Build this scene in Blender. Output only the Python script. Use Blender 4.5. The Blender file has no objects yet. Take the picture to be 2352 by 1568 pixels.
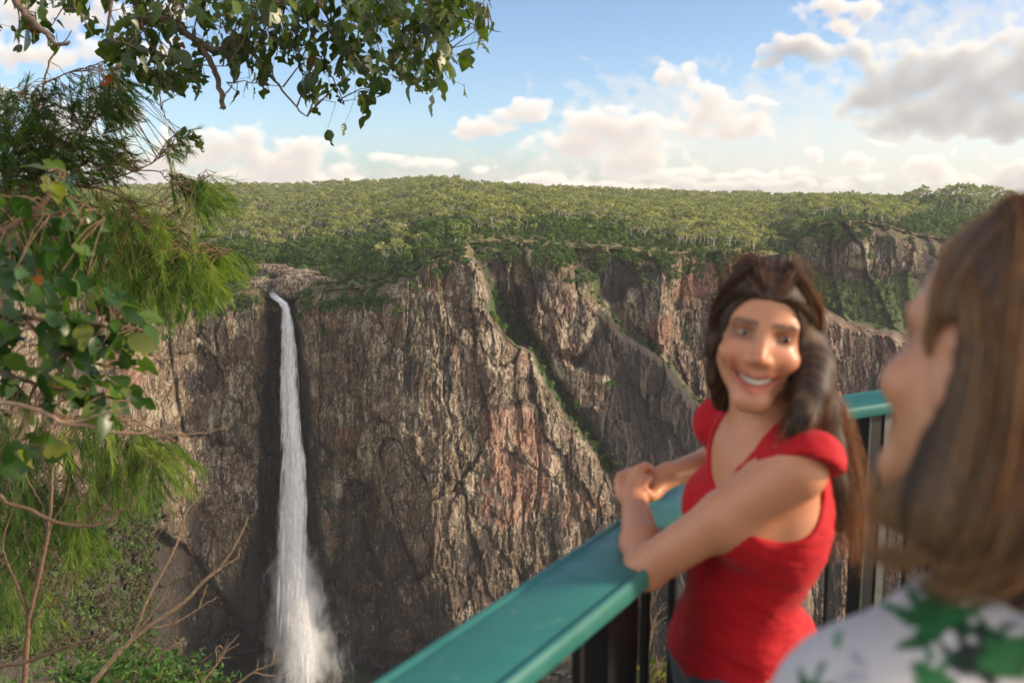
import bpy, math, random
import numpy as np
from mathutils import Vector, Matrix, Euler

random.seed(7)
rng = np.random.default_rng(11)
scene = bpy.context.scene
COL = scene.collection
PI = math.pi
FAST_PREVIEW = False

# ------------------------------------------------------------------ camera
CAM_Z = 1.75
PITCH = math.radians(8.8)
FPX = 2287.0                      # 35 mm lens expressed on a 2352 px wide frame
CP, SP = math.cos(PITCH), math.sin(PITCH)
cam_d = bpy.data.cameras.new('camera')
cam = bpy.data.objects.new('camera', cam_d)
COL.objects.link(cam)
cam.location = (0, 0, CAM_Z)
cam.rotation_euler = (math.radians(90) - PITCH, 0, 0)
cam_d.lens = 35
cam_d.sensor_width = 36
cam_d.clip_start = 0.05
cam_d.clip_end = 20000
cam_d.dof.use_dof = True
cam_d.dof.focus_distance = 15
cam_d.dof.aperture_fstop = 4.2
cam_d.dof.aperture_blades = 0
scene.camera = cam


def ae(u, v):
    """direction of sight as tan(azimuth), tan(elevation) for a point of the 2352 x 1568 survey frame"""
    x = (np.asarray(u, float) - 1176) / FPX
    y = (784 - np.asarray(v, float)) / FPX
    den = CP + y * SP
    return x / den, (y * CP - SP) / den


def at(u, v, Y):
    a, e = ae(u, v)
    return Vector((float(a) * Y, Y, CAM_Z + float(e) * Y))


# ------------------------------------------------------------------ object helpers
def tag(o, label=None, cat=None, group=None, kind=None):
    if label: o['label'] = label
    if cat: o['category'] = cat
    if group: o['group'] = group
    if kind: o['kind'] = kind
    return o


def empty(name, loc=(0, 0, 0)):
    o = bpy.data.objects.new(name, None)
    COL.objects.link(o)
    o.location = loc
    o.empty_display_size = 0.1
    return o


def mesh_np(name, verts, faces, mat=None, parent=None, smooth=True, attrs=None, link=True):
    """verts (n,3); faces: (m,k) array, or list of such arrays with different k"""
    verts = np.asarray(verts, np.float32)
    fl = faces if isinstance(faces, list) else [faces]
    fl = [np.asarray(f, np.int32) for f in fl if len(f)]
    me = bpy.data.meshes.new(name)
    me.vertices.add(len(verts))
    me.vertices.foreach_set('co', verts.ravel())
    loops = np.concatenate([f.ravel() for f in fl])
    counts = np.concatenate([np.full(len(f), f.shape[1], np.int32) for f in fl])
    starts = np.concatenate([[0], np.cumsum(counts)[:-1]]).astype(np.int32)
    me.loops.add(len(loops))
    me.loops.foreach_set('vertex_index', loops)
    me.polygons.add(len(counts))
    me.polygons.foreach_set('loop_start', starts)
    me.polygons.foreach_set('loop_total', counts)
    me.update(calc_edges=True)
    me.polygons.foreach_set('use_smooth', np.full(len(counts), smooth, dtype=bool))
    for an, av in (attrs or {}).items():
        av = np.asarray(av, np.float32)
        if av.ndim == 1:
            a = me.attributes.new(an, 'FLOAT', 'POINT')
            a.data.foreach_set('value', av)
        else:
            if av.shape[1] == 3:
                av = np.concatenate([av, np.ones((len(av), 1), np.float32)], 1)
            a = me.attributes.new(an, 'FLOAT_COLOR', 'POINT')
            a.data.foreach_set('color', av.ravel())
    o = bpy.data.objects.new(name, me)
    if link: COL.objects.link(o)
    if mat: me.materials.append(mat)
    if parent is not None: o.parent = parent
    return o


class MB:
    """collects tubes, boxes and polygons into one mesh"""
    def __init__(s):
        s.v, s.f3, s.f4, s.n, s.a = [], [], [], 0, []

    def add(s, v, f4=None, f3=None, a=None):
        v = np.asarray(v, float).reshape(-1, 3)
        if f4 is not None and len(f4): s.f4.append(np.asarray(f4, int).reshape(-1, 4) + s.n)
        if f3 is not None and len(f3): s.f3.append(np.asarray(f3, int).reshape(-1, 3) + s.n)
        s.v.append(v)
        s.n += len(v)
        s.a.append(np.full(len(v), 0.5 if a is None else a) if np.ndim(a) == 0 else np.asarray(a, float))

    def tube(s, pts, radii, sides=6, a=None, cap=True):
        P = np.asarray([tuple(p) for p in pts], float)
        n = len(P)
        R = np.broadcast_to(np.asarray(radii, float), (n,)) if np.ndim(radii) == 0 else np.asarray(radii, float)
        T = np.gradient(P, axis=0)
        T /= np.linalg.norm(T, axis=1)[:, None] + 1e-12
        ref = np.array([0.3, 0.5, 0.81]) if abs(T[0] @ np.array([0.3, 0.5, 0.81])) < .9 else np.array([1., 0, 0])
        N = np.cross(T, ref)
        N /= np.linalg.norm(N, axis=1)[:, None] + 1e-12
        B = np.cross(T, N)
        ang = np.arange(sides) * 2 * PI / sides
        ring = P[:, None, :] + R[:, None, None] * (np.cos(ang)[None, :, None] * N[:, None, :] + np.sin(ang)[None, :, None] * B[:, None, :])
        V = ring.reshape(-1, 3)
        i = np.arange(n - 1)[:, None] * sides
        k = np.arange(sides)[None, :]
        k2 = (k + 1) % sides
        F = np.stack([i + k, i + k2, i + sides + k2, i + sides + k], -1).reshape(-1, 4)
        F3 = []
        if cap:
            V = np.concatenate([V, P[:1], P[-1:]])
            c0, c1 = n * sides, n * sides + 1
            for q in range(sides):
                F3.append((c0, (q + 1) % sides, q))
                F3.append((c1, (n - 1) * sides + q, (n - 1) * sides + (q + 1) % sides))
        s.add(V, F, F3, a)

    def box(s, c, half, X=(1, 0, 0), Y=(0, 1, 0), Z=(0, 0, 1), a=None):
        c = np.asarray(c, float)
        X, Y, Z = [np.asarray(w, float) for w in (X, Y, Z)]
        V = [c + sx * half[0] * X + sy * half[1] * Y + sz * half[2] * Z for sx in (-1, 1) for sy in (-1, 1) for sz in (-1, 1)]
        F = [(0, 1, 3, 2), (4, 6, 7, 5), (0, 4, 5, 1), (2, 3, 7, 6), (0, 2, 6, 4), (1, 5, 7, 3)]
        s.add(V, F, None, a)

    def build(s, name, mat, parent=None, smooth=True, attr=None):
        V = np.concatenate(s.v)
        fl = []
        if s.f4: fl.append(np.concatenate(s.f4))
        if s.f3: fl.append(np.concatenate(s.f3))
        at_ = {attr: np.concatenate(s.a)} if attr else None
        return mesh_np(name, V, fl, mat, parent, smooth, at_)


# ------------------------------------------------------------------ noise (numpy)
_perm = np.random.default_rng(3).permutation(256).astype(np.int32)
_perm = np.concatenate([_perm, _perm])
_grad = np.random.default_rng(4).normal(size=(256, 3))
_grad /= np.linalg.norm(_grad, axis=1)[:, None]


def perlin(x, y, z):
    x, y, z = np.broadcast_arrays(np.asarray(x, float), np.asarray(y, float), np.asarray(z, float))
    xi, yi, zi = np.floor(x).astype(np.int64), np.floor(y).astype(np.int64), np.floor(z).astype(np.int64)
    xf, yf, zf = x - xi, y - yi, z - zi
    f = lambda t: t * t * t * (t * (t * 6 - 15) + 10)
    U, Vv, W = f(xf), f(yf), f(zf)
    out = 0
    for dx in (0, 1):
        for dy in (0, 1):
            for dz in (0, 1):
                h = _perm[_perm[_perm[(xi + dx) & 255] + ((yi + dy) & 255)] + ((zi + dz) & 255)]
                g = _grad[h]
                dt = g[..., 0] * (xf - dx) + g[..., 1] * (yf - dy) + g[..., 2] * (zf - dz)
                w = (U if dx else 1 - U) * (Vv if dy else 1 - Vv) * (W if dz else 1 - W)
                out = out + dt * w
    return out * 1.6


def fbm(x, y, z, o=4, gain=.5, lac=2.03):
    s, a = 0, 1
    for i in range(o):
        s = s + a * perlin(x + 17.3 * i, y - 9.1 * i, z + 4.7 * i)
        x, y, z = x * lac, y * lac, z * lac
        a *= gain
    return s


def cells(x, y, seed=0, tilt=1.):
    """faceted blocks: each Voronoi cell has its own height and its own slope"""
    xi, yi = np.floor(x).astype(np.int64), np.floor(y).astype(np.int64)
    best = np.full(x.shape, 9.)
    sec = np.full(x.shape, 9.)
    val = np.zeros(x.shape)
    for dx in (-1, 0, 1):
        for dy in (-1, 0, 1):
            h = _perm[_perm[(xi + dx + seed * 7) & 255] + ((yi + dy) & 255)]
            jx, jy = _grad[h][..., 0] * .45 + .5, _grad[h][..., 1] * .45 + .5
            rx, ry = x - xi - dx - jx, y - yi - dy - jy
            d = np.sqrt(rx * rx + ry * ry)
            g = _grad[(h + 77) & 255]
            v = g[..., 2] + tilt * (g[..., 0] * rx + g[..., 1] * ry * .7)
            near = d < best
            sec = np.where(near, best, np.minimum(sec, d))
            val = np.where(near, v, val)
            best = np.where(near, d, best)
    return val, sec - best


def sstep(a, b, x):
    t = np.clip((x - a) / (b - a), 0, 1)
    return t * t * (3 - 2 * t)


def blur1(A, s, axis):
    r = int(3 * s + 1)
    k = np.exp(-.5 * (np.arange(-r, r + 1) / s) ** 2)
    k /= k.sum()
    pad = [(0, 0)] * A.ndim
    pad[axis] = (r, r)
    B = np.pad(A, pad, mode='edge')
    out = 0
    for i, kk in enumerate(k):
        sl = [slice(None)] * A.ndim
        sl[axis] = slice(i, i + A.shape[axis])
        out = out + kk * B[tuple(sl)]
    return out


def blur(A, su, sv):
    return blur1(blur1(A, su, 1), sv, 0)


# ------------------------------------------------------------------ node helper
class NT:
    def __init__(s, tree):
        s.t = tree
        tree.nodes.clear()

    def n(s, typ, ins=None, **props):
        nd = s.t.nodes.new(typ)
        for k, v in props.items():
            setattr(nd, k, v)
        for k, v in (ins or {}).items():
            s.put(nd.inputs[k], v)
        return nd

    def put(s, sock, v):
        if isinstance(v, bpy.types.NodeSocket):
            s.t.links.new(v, sock)
        elif isinstance(v, bpy.types.Node):
            s.t.links.new(v.outputs[0], sock)
        else:
            if hasattr(sock.default_value, '__len__') and not isinstance(v, str):
                v = tuple(v)
                if len(v) < len(sock.default_value): v = v + (1,)
            sock.default_value = v

    def math(s, op, a, b=None, c=None, clamp=False):
        nd = s.t.nodes.new('ShaderNodeMath')
        nd.operation = op
        nd.use_clamp = clamp
        for i, q in enumerate((a, b, c)):
            if q is not None: s.put(nd.inputs[i], q)
        return nd.outputs[0]

    def vmath(s, op, a, b=None, scale=None):
        nd = s.t.nodes.new('ShaderNodeVectorMath')
        nd.operation = op
        s.put(nd.inputs[0], a)
        if b is not None: s.put(nd.inputs[1], b)
        if scale is not None: s.put(nd.inputs['Scale'], scale)
        return nd.outputs['Value'] if op in ('LENGTH', 'DOT_PRODUCT', 'DISTANCE') else nd.outputs[0]

    def mix(s, fac, a, b, typ='MIX'):
        nd = s.t.nodes.new('ShaderNodeMix')
        nd.data_type = 'RGBA'
        nd.blend_type = typ
        nd.clamp_factor = True
        s.put(nd.inputs[0], fac)
        s.put(nd.inputs[6], a)
        s.put(nd.inputs[7], b)
        return nd.outputs[2]

    def ramp(s, fac, stops, interp='LINEAR'):
        nd = s.t.nodes.new('ShaderNodeValToRGB')
        cr = nd.color_ramp
        cr.interpolation = interp
        while len(cr.elements) < len(stops): cr.elements.new(0.5)
        for el, (p, c) in zip(cr.elements, stops):
            el.position = p
            el.color = (c, c, c, 1) if isinstance(c, (int, float)) else tuple(c) + (1,)
        s.put(nd.inputs[0], fac)
        return nd.outputs[0]

    def maprange(s, v, a, b, c=0., d=1., smooth=False):
        nd = s.t.nodes.new('ShaderNodeMapRange')
        if smooth: nd.interpolation_type = 'SMOOTHSTEP'
        for i, q in enumerate((v, a, b, c, d)): s.put(nd.inputs[i], q)
        return nd.outputs[0]

    def noise(s, vec, scale, detail=4, rough=.55, dist=0., w=None):
        nd = s.t.nodes.new('ShaderNodeTexNoise')
        if vec is not None: s.put(nd.inputs['Vector'], vec)
        nd.inputs['Scale'].default_value = scale
        nd.inputs['Detail'].default_value = detail
        nd.inputs['Roughness'].default_value = rough
        nd.inputs['Distortion'].default_value = dist
        return nd.outputs[0]

    def attr(s, name):
        nd = s.t.nodes.new('ShaderNodeAttribute')
        nd.attribute_name = name
        return nd


def material(name):
    m = bpy.data.materials.new(name)
    m.use_nodes = True
    t = NT(m.node_tree)
    out = t.n('ShaderNodeOutputMaterial')
    return m, t, out


def principled(name, color, rough=.6, spec=.5, metallic=0., var=0., var_scale=8., bump=0., bump_scale=30., coat=0., sheen=0.):
    m, t, out = material(name)
    col = tuple(color)
    vec = t.n('ShaderNodeTexCoord').outputs['Object']
    if var:
        nz = t.noise(vec, var_scale, 5, .6)
        dark = tuple(c * (1 - var) for c in col)
        lite = tuple(min(1, c * (1 + var)) for c in col)
        c = t.ramp(nz, [(.3, dark), (.7, lite)])
    else:
        c = col
    b = t.n('ShaderNodeBsdfPrincipled', {'Base Color': c, 'Roughness': rough, 'Specular IOR Level': spec, 'Metallic': metallic, 'Coat Weight': coat, 'Sheen Weight': sheen})
    if bump:
        bn = t.n('ShaderNodeBump', {'Height': t.noise(vec, bump_scale, 5, .6), 'Strength': bump, 'Distance': .02})
        t.put(b.inputs['Normal'], bn.outputs[0])
    t.put(out.inputs[0], b.outputs[0])
    return m


def leaf_material(name, stops, trans=.35, rough=.45, spec=.4, attr='tone', tcol=None, rnd=0.):
    """foliage: diffuse + translucent, its colour running along the mesh attribute TONE (per leaf)"""
    m, t, out = material(name)
    a = t.attr(attr).outputs['Fac']
    if rnd:
        r = t.n('ShaderNodeObjectInfo').outputs['Random']
        a = t.math('ADD', a, t.math('MULTIPLY', t.math('SUBTRACT', r, .5), rnd))
    c = t.ramp(a, stops)
    b = t.n('ShaderNodeBsdfPrincipled', {'Base Color': c, 'Roughness': rough, 'Specular IOR Level': spec})
    tc = t.mix(1., c, tcol or (1.5, 1.6, .7), 'MULTIPLY')
    tr = t.n('ShaderNodeBsdfTranslucent', {'Color': tc})
    mx = t.n('ShaderNodeMixShader', {0: trans, 1: b.outputs[0], 2: tr.outputs[0]})
    t.put(out.inputs[0], mx.outputs[0])
    return m
# ------------------------------------------------------------------ light and sky
SUN_EL, SUN_AZ = math.radians(21), math.radians(93)        # azimuth clockwise from the view direction (+Y)
world = bpy.data.worlds.new('World')
scene.world = world
world.use_nodes = True
w = NT(world.node_tree)
wout = w.n('ShaderNodeOutputWorld')
sky = w.n('ShaderNodeTexSky', sky_type='NISHITA', sun_disc=False)
sky.sun_elevation = SUN_EL
sky.sun_rotation = SUN_AZ
sky.altitude = 500
sky.air_density = 0.7
sky.dust_density = 1.2
sky.ozone_density = 1.5
SKY_STRENGTH = 0.088

# clouds: (u, v, half width, half height, weight) in survey pixels -> directions
CLOUDS_WHITE = [
    (1400, 305, 128, 48), (1330, 335, 120, 36), (1470, 300, 70, 52), (1440, 365, 130, 30),
    (1552, 178, 54, 28), (1630, 205, 38, 34), (1645, 262, 70, 42), (1690, 298, 76, 34), (1600, 300, 60, 22),
    (1210, 255, 52, 30), (1120, 292, 62, 22), (1740, 232, 60, 12),
    (1930, 18, 80, 24), (1985, 30, 36, 20), (1925, 62, 52, 22),
    (540, 335, 70, 46), (585, 370, 60, 40), (700, 356, 66, 34), (640, 392, 150, 36), (420, 350, 130, 50), (330, 385, 120, 44),
    (230, 265, 95, 50), (140, 290, 100, 60), (60, 130, 120, 40), (110, 30, 170, 55), (300, 120, 120, 34), (-60, 240, 90, 60), (380, 30, 100, 30), (900, 362, 60, 16), (960, 378, 90, 14),
    (1874, 362, 30, 17), (1972, 374, 38, 19), (2135, 388, 56, 30), (2150, 405, 70, 16), (2210, 352, 20, 10), (2018, 328, 30, 10),
    (1250, 425, 90, 18), (1500, 405, 170, 16), (1720, 402, 150, 16), (1120, 380, 40, 8), (1180, 440, 90, 14), (1990, 412, 50, 10), (600, 425, 260, 26),
]
CLOUDS_GREY = [
    (2080, 190, 110, 74), (2190, 150, 110, 62), (2270, 210, 120, 90), (2150, 265, 170, 60), (2330, 280, 120, 62), (2010, 225, 70, 40), (2020, 290, 60, 26), (2400, 170, 120, 110),
    (1850, 118, 90, 24), (1960, 110, 46, 26), (1780, 150, 46, 14), (1700, 428, 320, 12), (2290, 425, 160, 20), (1450, 432, 220, 10), (2340, 395, 60, 20),
]


tc = w.n('ShaderNodeTexCoord').outputs['Generated']
skyc = w.mix(1., sky.outputs[0], (SKY_STRENGTH,) * 3, 'MULTIPLY')
# unseen broken cloud, added as bright fill light, over the rest of the sky (the part ahead has its own, surveyed clouds on the sky dome)
sp = w.n('ShaderNodeSeparateXYZ', {0: tc}).outputs
flat = w.vmath('DIVIDE', tc, w.math('ADD', w.math('MAXIMUM', sp[2], 0.), .25))
cn = w.noise(flat, 1.6, 3, .55)
cm = w.maprange(cn, .44, .62, 0, .9, smooth=True)
ahead = w.maprange(sp[1], .55, .25)
cm = w.math('MULTIPLY', cm, ahead)
col = w.mix(cm, skyc, (1.25, 1.12, 1.0))
bg = w.n('ShaderNodeBackground', {'Color': col, 'Strength': 1.})
w.put(wout.inputs[0], bg.outputs[0])
world.cycles.sampling_method = 'MANUAL'
world.cycles.sample_map_resolution = 512


def build_clouds():
    ua = np.arange(-260, 2620, 2.6)
    va = np.arange(520, -170, -2.6)
    gu, gv = np.meshgrid(ua, va)
    # billow and wisp warps, in survey pixels
    wx = 26 * fbm(gu / 90, gv / 70, 1.5, 3) + 9 * fbm(gu / 26, gv / 22, 4.5, 3)
    wy = 18 * fbm(gu / 90, gv / 70, 7.5, 3) + 7 * fbm(gu / 26, gv / 22, 9.5, 3)

    def field(lst, soft):
        acc = np.full(gu.shape, 9.)
        for (u, v, ru, rv) in lst:
            x, y = (gu + wx - u) / ru, (gv + wy - v) / rv
            y = np.where(y > 0, y * 1.25, y)               # flatter bases
            d = np.sqrt(x * x + y * y)
            h = np.clip(.5 + .5 * (acc - d) / .3, 0, 1)
            acc = acc * (1 - h) + d * h - .3 * h * (1 - h)
        n = fbm(gu / 52, gv / 40, 21, 5, .5)
        bil = 1 - 2 * np.abs(fbm(gu / 38, gv / 30, 33, 4, .5))
        return 1.08 - acc + soft * n * .62 + .12 * bil

    dw = field(CLOUDS_WHITE, 1.0)
    dg = field(CLOUDS_GREY, 1.1)
    haze = field([(1500, 450, 1100, 75), (1900, 390, 800, 90), (500, 440, 600, 90), (2100, 330, 480, 150), (1650, 300, 380, 130), (2250, 120, 350, 140)], .9)
    ow = np.clip(dw * 1.5, 0, 3)
    og = np.clip((dg + .05) * 1.1, 0, 3)

    def lit(o, step, n, dx, dy):
        """light reaching each point through the cloud on its way from the sun (up and to the right of the view)"""
        tau = 0
        du = 2.6
        for i in range(1, n + 1):
            sx_, sy_ = int(round(dx * step * i / du)), int(round(dy * step * i / du))
            tau = tau + shift(o, sx_, sy_)
        return np.exp(-tau * step / 26.)

    def shift(o, sx_, sy_):
        r = np.zeros_like(o)
        H, W = o.shape
        # row index grows upward (va descends), so light from above = +row
        r[:H - sy_ if sy_ else H, :W - sx_ if sx_ else W] = o[sy_:, sx_:]
        return r

    Lw = .5 * lit(ow, 5, 9, .7, .7) + .5 * lit(ow, 4, 7, .1, 1.)
    Lg = .6 * lit(og, 6, 9, .75, .65) + .4 * lit(og, 6, 6, .1, 1.)
    Lw, Lg = blur(Lw, 1.5, 1.5), blur(Lg, 1.5, 1.5)

    def ramp3(L, c0, c1, c2):
        c0, c1, c2 = [np.array(c) for c in (c0, c1, c2)]
        t = np.clip(L, 0, 1)[..., None]
        return np.where(t < .5, c0 + (c1 - c0) * t * 2, c1 + (c2 - c1) * (t * 2 - 1))

    cw = ramp3(Lw, (.34, .305, .29), (.45, .405, .36), (.56, .51, .455))
    cg = ramp3(Lg, (.21, .195, .195), (.335, .305, .275), (.54, .485, .41))
    dw, dg = blur(dw, 1.6, 1.6), blur(dg, 2.2, 2.2)
    aw = 1 - np.exp(-np.clip(dw + .05, 0, 9) ** 1.3 * 3.4)
    ag = (1 - np.exp(-np.clip(dg + .12, 0, 9) * 2.6)) * .93
    ah = (1 - np.exp(-np.clip(haze + .1, 0, 9) * 1.2)) * .84
    ch = np.array((.44, .405, .365))
    a = ah
    c = np.broadcast_to(ch, cw.shape) * ah[..., None]
    c = c * (1 - ag[..., None]) + cg * ag[..., None]
    a = a + ag * (1 - a)
    c = c * (1 - aw[..., None]) + cw * aw[..., None]
    a = a + aw * (1 - a)
    edge = sstep(0, 200, gu + 260) * sstep(0, 200, 2620 - gu) * sstep(0, 120, gv + 165)
    rgb = c / np.maximum(a, 1e-4)[..., None]
    a = a * edge
    aa, ee = ae(gu, gv)
    d = np.stack([aa, np.ones_like(aa), ee], -1)
    d /= np.linalg.norm(d, axis=-1)[..., None]
    Vd = d * 12000 + np.array([0, 0, CAM_Z])
    nR_, nC_ = gu.shape
    ix = np.arange(nR_ * nC_).reshape(nR_, nC_)
    F = np.stack([ix[:-1, :-1], ix[1:, :-1], ix[1:, 1:], ix[:-1, 1:]], -1).reshape(-1, 4)
    m, t, out = material('cloud')
    ca = t.attr('cloud')
    e = t.n('ShaderNodeEmission', {'Color': ca.outputs['Color'], 'Strength': 1.})
    mx = t.n('ShaderNodeMixShader', {0: t.attr('cover').outputs['Fac'], 1: t.n('ShaderNodeBsdfTransparent').outputs[0], 2: e.outputs[0]})
    t.put(out.inputs[0], mx.outputs[0])
    m.cycles.emission_sampling = 'NONE'
    o = mesh_np('sky', Vd.reshape(-1, 3), F, m, attrs={'cloud': rgb.reshape(-1, 3), 'cover': a.reshape(-1)})
    return tag(o, kind='structure')


sky_dome = build_clouds()

sun_d = bpy.data.lights.new('sun', 'SUN')
sun_d.energy = 2.4
sun_d.angle = math.radians(6)
sun_d.color = (1.0, .79, .57)
sun_o = bpy.data.objects.new('sun', sun_d)
COL.objects.link(sun_o)
sd = Vector((math.sin(SUN_AZ) * math.cos(SUN_EL), math.cos(SUN_AZ) * math.cos(SUN_EL), math.sin(SUN_EL)))
sun_o.rotation_euler = sd.to_track_quat('Z', 'Y').to_euler()
sun_o.location = sd * 50

scene.view_settings.view_transform = 'Standard'
scene.view_settings.look = 'None'
scene.view_settings.exposure = 1.2
scene.view_settings.gamma = 1.0
scene.cycles.use_denoising = True
scene.cycles.max_bounces = 8
scene.cycles.volume_bounces = 6
scene.cycles.diffuse_bounces = 3
scene.cycles.transparent_max_bounces = 24
scene.cycles.caustics_reflective = False
scene.cycles.caustics_refractive = False
scene.cycles.sample_clamp_indirect = 4.0
# ------------------------------------------------------------------ far side of the gorge (cliff, plateau, gorge floor)
# Survey lines are read off in sight-line pixels and carried to real distances in metres.
def P_(pts):                      # polyline helper -> arrays
    a = np.asarray(pts, float)
    return a[:, 0], a[:, 1]


def lin(u, pts):
    x, y = P_(pts)
    return np.interp(u, x, y)


RIM = [(-400, 640), (0, 655), (200, 680), (300, 700), (354, 706), (395, 690), (466, 684), (523, 678), (545, 668), (575, 668), (598, 676), (612, 690), (640, 690), (666, 686), (680, 681), (735, 672), (784, 668), (861, 664),
       (900, 646), (950, 626), (980, 602), (1030, 585), (1070, 566), (1100, 562), (1180, 566), (1250, 572), (1300, 575), (1420, 578), (1470, 590), (1545, 592), (1620, 584), (1680, 588), (1740, 598), (1790, 590), (1830, 556), (1870, 528),
       (1920, 518), (1990, 518), (2050, 530), (2090, 545), (2200, 560), (2352, 570), (2800, 580)]
SKYG = [(-400, 452), (100, 447), (260, 442), (430, 438), (600, 437), (760, 433), (830, 427), (900, 426), (1000, 422), (1045, 423), (1100, 434), (1300, 444), (1600, 455), (1800, 459), (1950, 466), (2060, 468), (2110, 456), (2200, 448), (2290, 453), (2352, 465), (2800, 470)]
FOOT = [(-400, 1800), (0, 1780), (200, 1640), (330, 1500), (480, 1445), (560, 1462), (640, 1475), (720, 1470), (760, 1460), (850, 1478), (1000, 1490), (1200, 1500), (1500, 1520), (1800, 1540), (2800, 1600)]
YBASE = [(-400, 250), (-100, 300), (100, 370), (250, 450), (350, 520), (450, 565), (540, 588), (590, 592), (615, 606), (640, 616), (668, 614), (690, 594), (740, 583), (850, 574), (950, 570), (1040, 574), (1110, 584), (1180, 600), (1260, 612), (1400, 640), (1600, 690), (1750, 730), (1900, 800), (2100, 860), (2352, 900), (2800, 950)]

U = np.concatenate([np.arange(-330, 300, 5.), np.arange(300, 2060, 2.2), np.arange(2060, 2700, 6.)])
VT = np.arange(1760, 470, -2.2)          # cliff rows, from below upward
uu, vv = np.meshgrid(U, VT)
wu = uu + 7 * fbm(uu / 60, vv / 60, 0, 3) + 2.5 * fbm(uu / 14, vv / 14, 5, 2)
wv = vv + 7 * fbm(uu / 60, vv / 60, 9, 3) + 2.5 * fbm(uu / 14, vv / 14, 15, 2)


def inpoly(pts, x=None, y=None):
    x = wu if x is None else x
    y = wv if y is None else y
    pts = np.asarray(pts, float)
    ins = np.zeros(x.shape, bool)
    j = len(pts) - 1
    for i in range(len(pts)):
        xi, yi = pts[i]
        xj, yj = pts[j]
        if yi != yj:
            c = ((yi > y) != (yj > y)) & (x < (xj - xi) * (y - yi) / (yj - yi) + xi)
            ins ^= c
        j = i
    return ins


def band(line, width, x=None, y=None):
    """distance to a polyline / width"""
    x = wu if x is None else x
    y = wv if y is None else y
    line = np.asarray(line, float)
    d = np.full(x.shape, 1e9)
    for (x0, y0), (x1, y1) in zip(line[:-1], line[1:]):
        dx, dy = x1 - x0, y1 - y0
        t = np.clip(((x - x0) * dx + (y - y0) * dy) / (dx * dx + dy * dy), 0, 1)
        d = np.minimum(d, np.hypot(x - x0 - t * dx, y - y0 - t * dy))
    return d / width


rim_v = lin(uu, RIM)
foot_v = lin(uu, FOOT)
Yc = lin(uu, YBASE) + 0 * vv
zd, zp, zv, zw, zl, zg = [np.zeros(uu.shape) for _ in range(6)]      # dark tone, pink rock, green, wet, lichen, dry grass


def panel(poly, dY, gu=0., gv=0., dark=None, pink=None, veg=None, grass=None, lich=None, wet=None):
    global Yc
    m = inpoly(poly)
    c = np.mean(np.asarray(poly, float), 0)
    Yc = np.where(m, dY + gu * (uu - c[0]) + gv * (vv - c[1]), Yc)
    for arr, val in ((zd, dark), (zp, pink), (zv, veg), (zg, grass), (zl, lich), (zw, wet)):
        if val is not None: arr[m] = val


zl[:] = .55
# everything right of the main buttress: a wall set back
GULLY = [(1060, 545), (1085, 590), (1105, 625), (1120, 650), (1130, 690), (1140, 730), (1158, 768), (1219, 806), (1257, 870), (1298, 945), (1340, 1000), (1400, 1085), (1440, 1160), (1500, 1260), (1560, 1400)]
back = GULLY + [(1560, 1800), (2800, 1800), (2800, 470), (1060, 470)]
panel(back, 668, .10, .0, dark=.25, lich=.35)
panel([(1085, 585), (1110, 572), (1165, 575), (1172, 620), (1165, 700), (1135, 690), (1118, 645)], 632, .1, 0, dark=.75, lich=.4)
panel([(1165, 575), (1255, 572), (1310, 605), (1370, 645), (1400, 708), (1360, 700), (1320, 665), (1240, 640), (1190, 650), (1165, 690)], 640, .10, -.06, dark=.0, grass=.75, veg=.25, lich=.6)
panel([(1187, 652), (1269, 640), (1339, 676), (1372, 705), (1366, 752), (1330, 812), (1281, 812), (1228, 788), (1199, 720)], 630, .06, -.03, dark=.35, pink=.5, lich=.6)
panel([(1301, 574), (1416, 580), (1457, 615), (1462, 652), (1436, 678), (1398, 702), (1372, 678), (1369, 640), (1328, 614)], 676, .06, 0, dark=1., lich=.12)
panel([(1372, 705), (1433, 765), (1521, 830), (1547, 868), (1591, 918), (1650, 985), (1720, 1120), (1790, 1300), (1850, 1800), (1600, 1800), (1500, 1260), (1440, 1160), (1390, 1040), (1310, 930), (1300, 870), (1322, 840), (1366, 752)], 648, .05, 0, dark=1., lich=.15)
panel([(1249, 806), (1285, 815), (1325, 842), (1380, 862), (1412, 872), (1390, 905), (1375, 945), (1330, 930), (1290, 890), (1262, 842)], 640, .05, 0, dark=.15, pink=.55, lich=.8)
panel([(1439, 660), (1463, 652), (1480, 632), (1518, 627), (1527, 668), (1540, 737), (1533, 818), (1521, 820), (1480, 772), (1450, 742), (1438, 700)], 668, .04, 0, dark=.35, pink=.2, lich=.8)
panel([(1475, 745), (1540, 720), (1536, 815), (1521, 818), (1490, 785)], 667, .04, 0, dark=.2, pink=.85, lich=.3)
panel([(1559, 606), (1620, 590), (1725, 594), (1730, 680), (1665, 676), (1580, 688), (1548, 700)], 702, .05, 0, dark=.30, pink=1., lich=.15)
panel([(1545, 705), (1640, 680), (1730, 685), (1760, 800), (1740, 950), (1650, 960), (1600, 900), (1560, 830)], 692, .05, 0, dark=.35, pink=.35, lich=.55)
panel([(1740, 470), (2800, 470), (2800, 900), (2060, 775), (1960, 747), (1868, 706), (1800, 660), (1765, 600)], 880, .10, 0, dark=.3, lich=.4, veg=.25)
panel([(1810, 560), (1860, 530), (1920, 518), (1990, 516), (2060, 535), (2090, 560), (2080, 620), (2000, 650), (1930, 640), (1870, 620)], 866, .04, 0, dark=.6, pink=.25, lich=.45)
panel([(1955, 560), (1990, 548), (2002, 600), (1990, 622), (1952, 615)], 858, .04, 0, dark=.0, lich=1.)
panel([(1780, 600), (1870, 620), (1930, 640), (2000, 650), (2090, 620), (2150, 720), (2060, 770), (1960, 740), (1900, 710), (1820, 690)], 860, .1, -.25, dark=.1, veg=1.)
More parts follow.
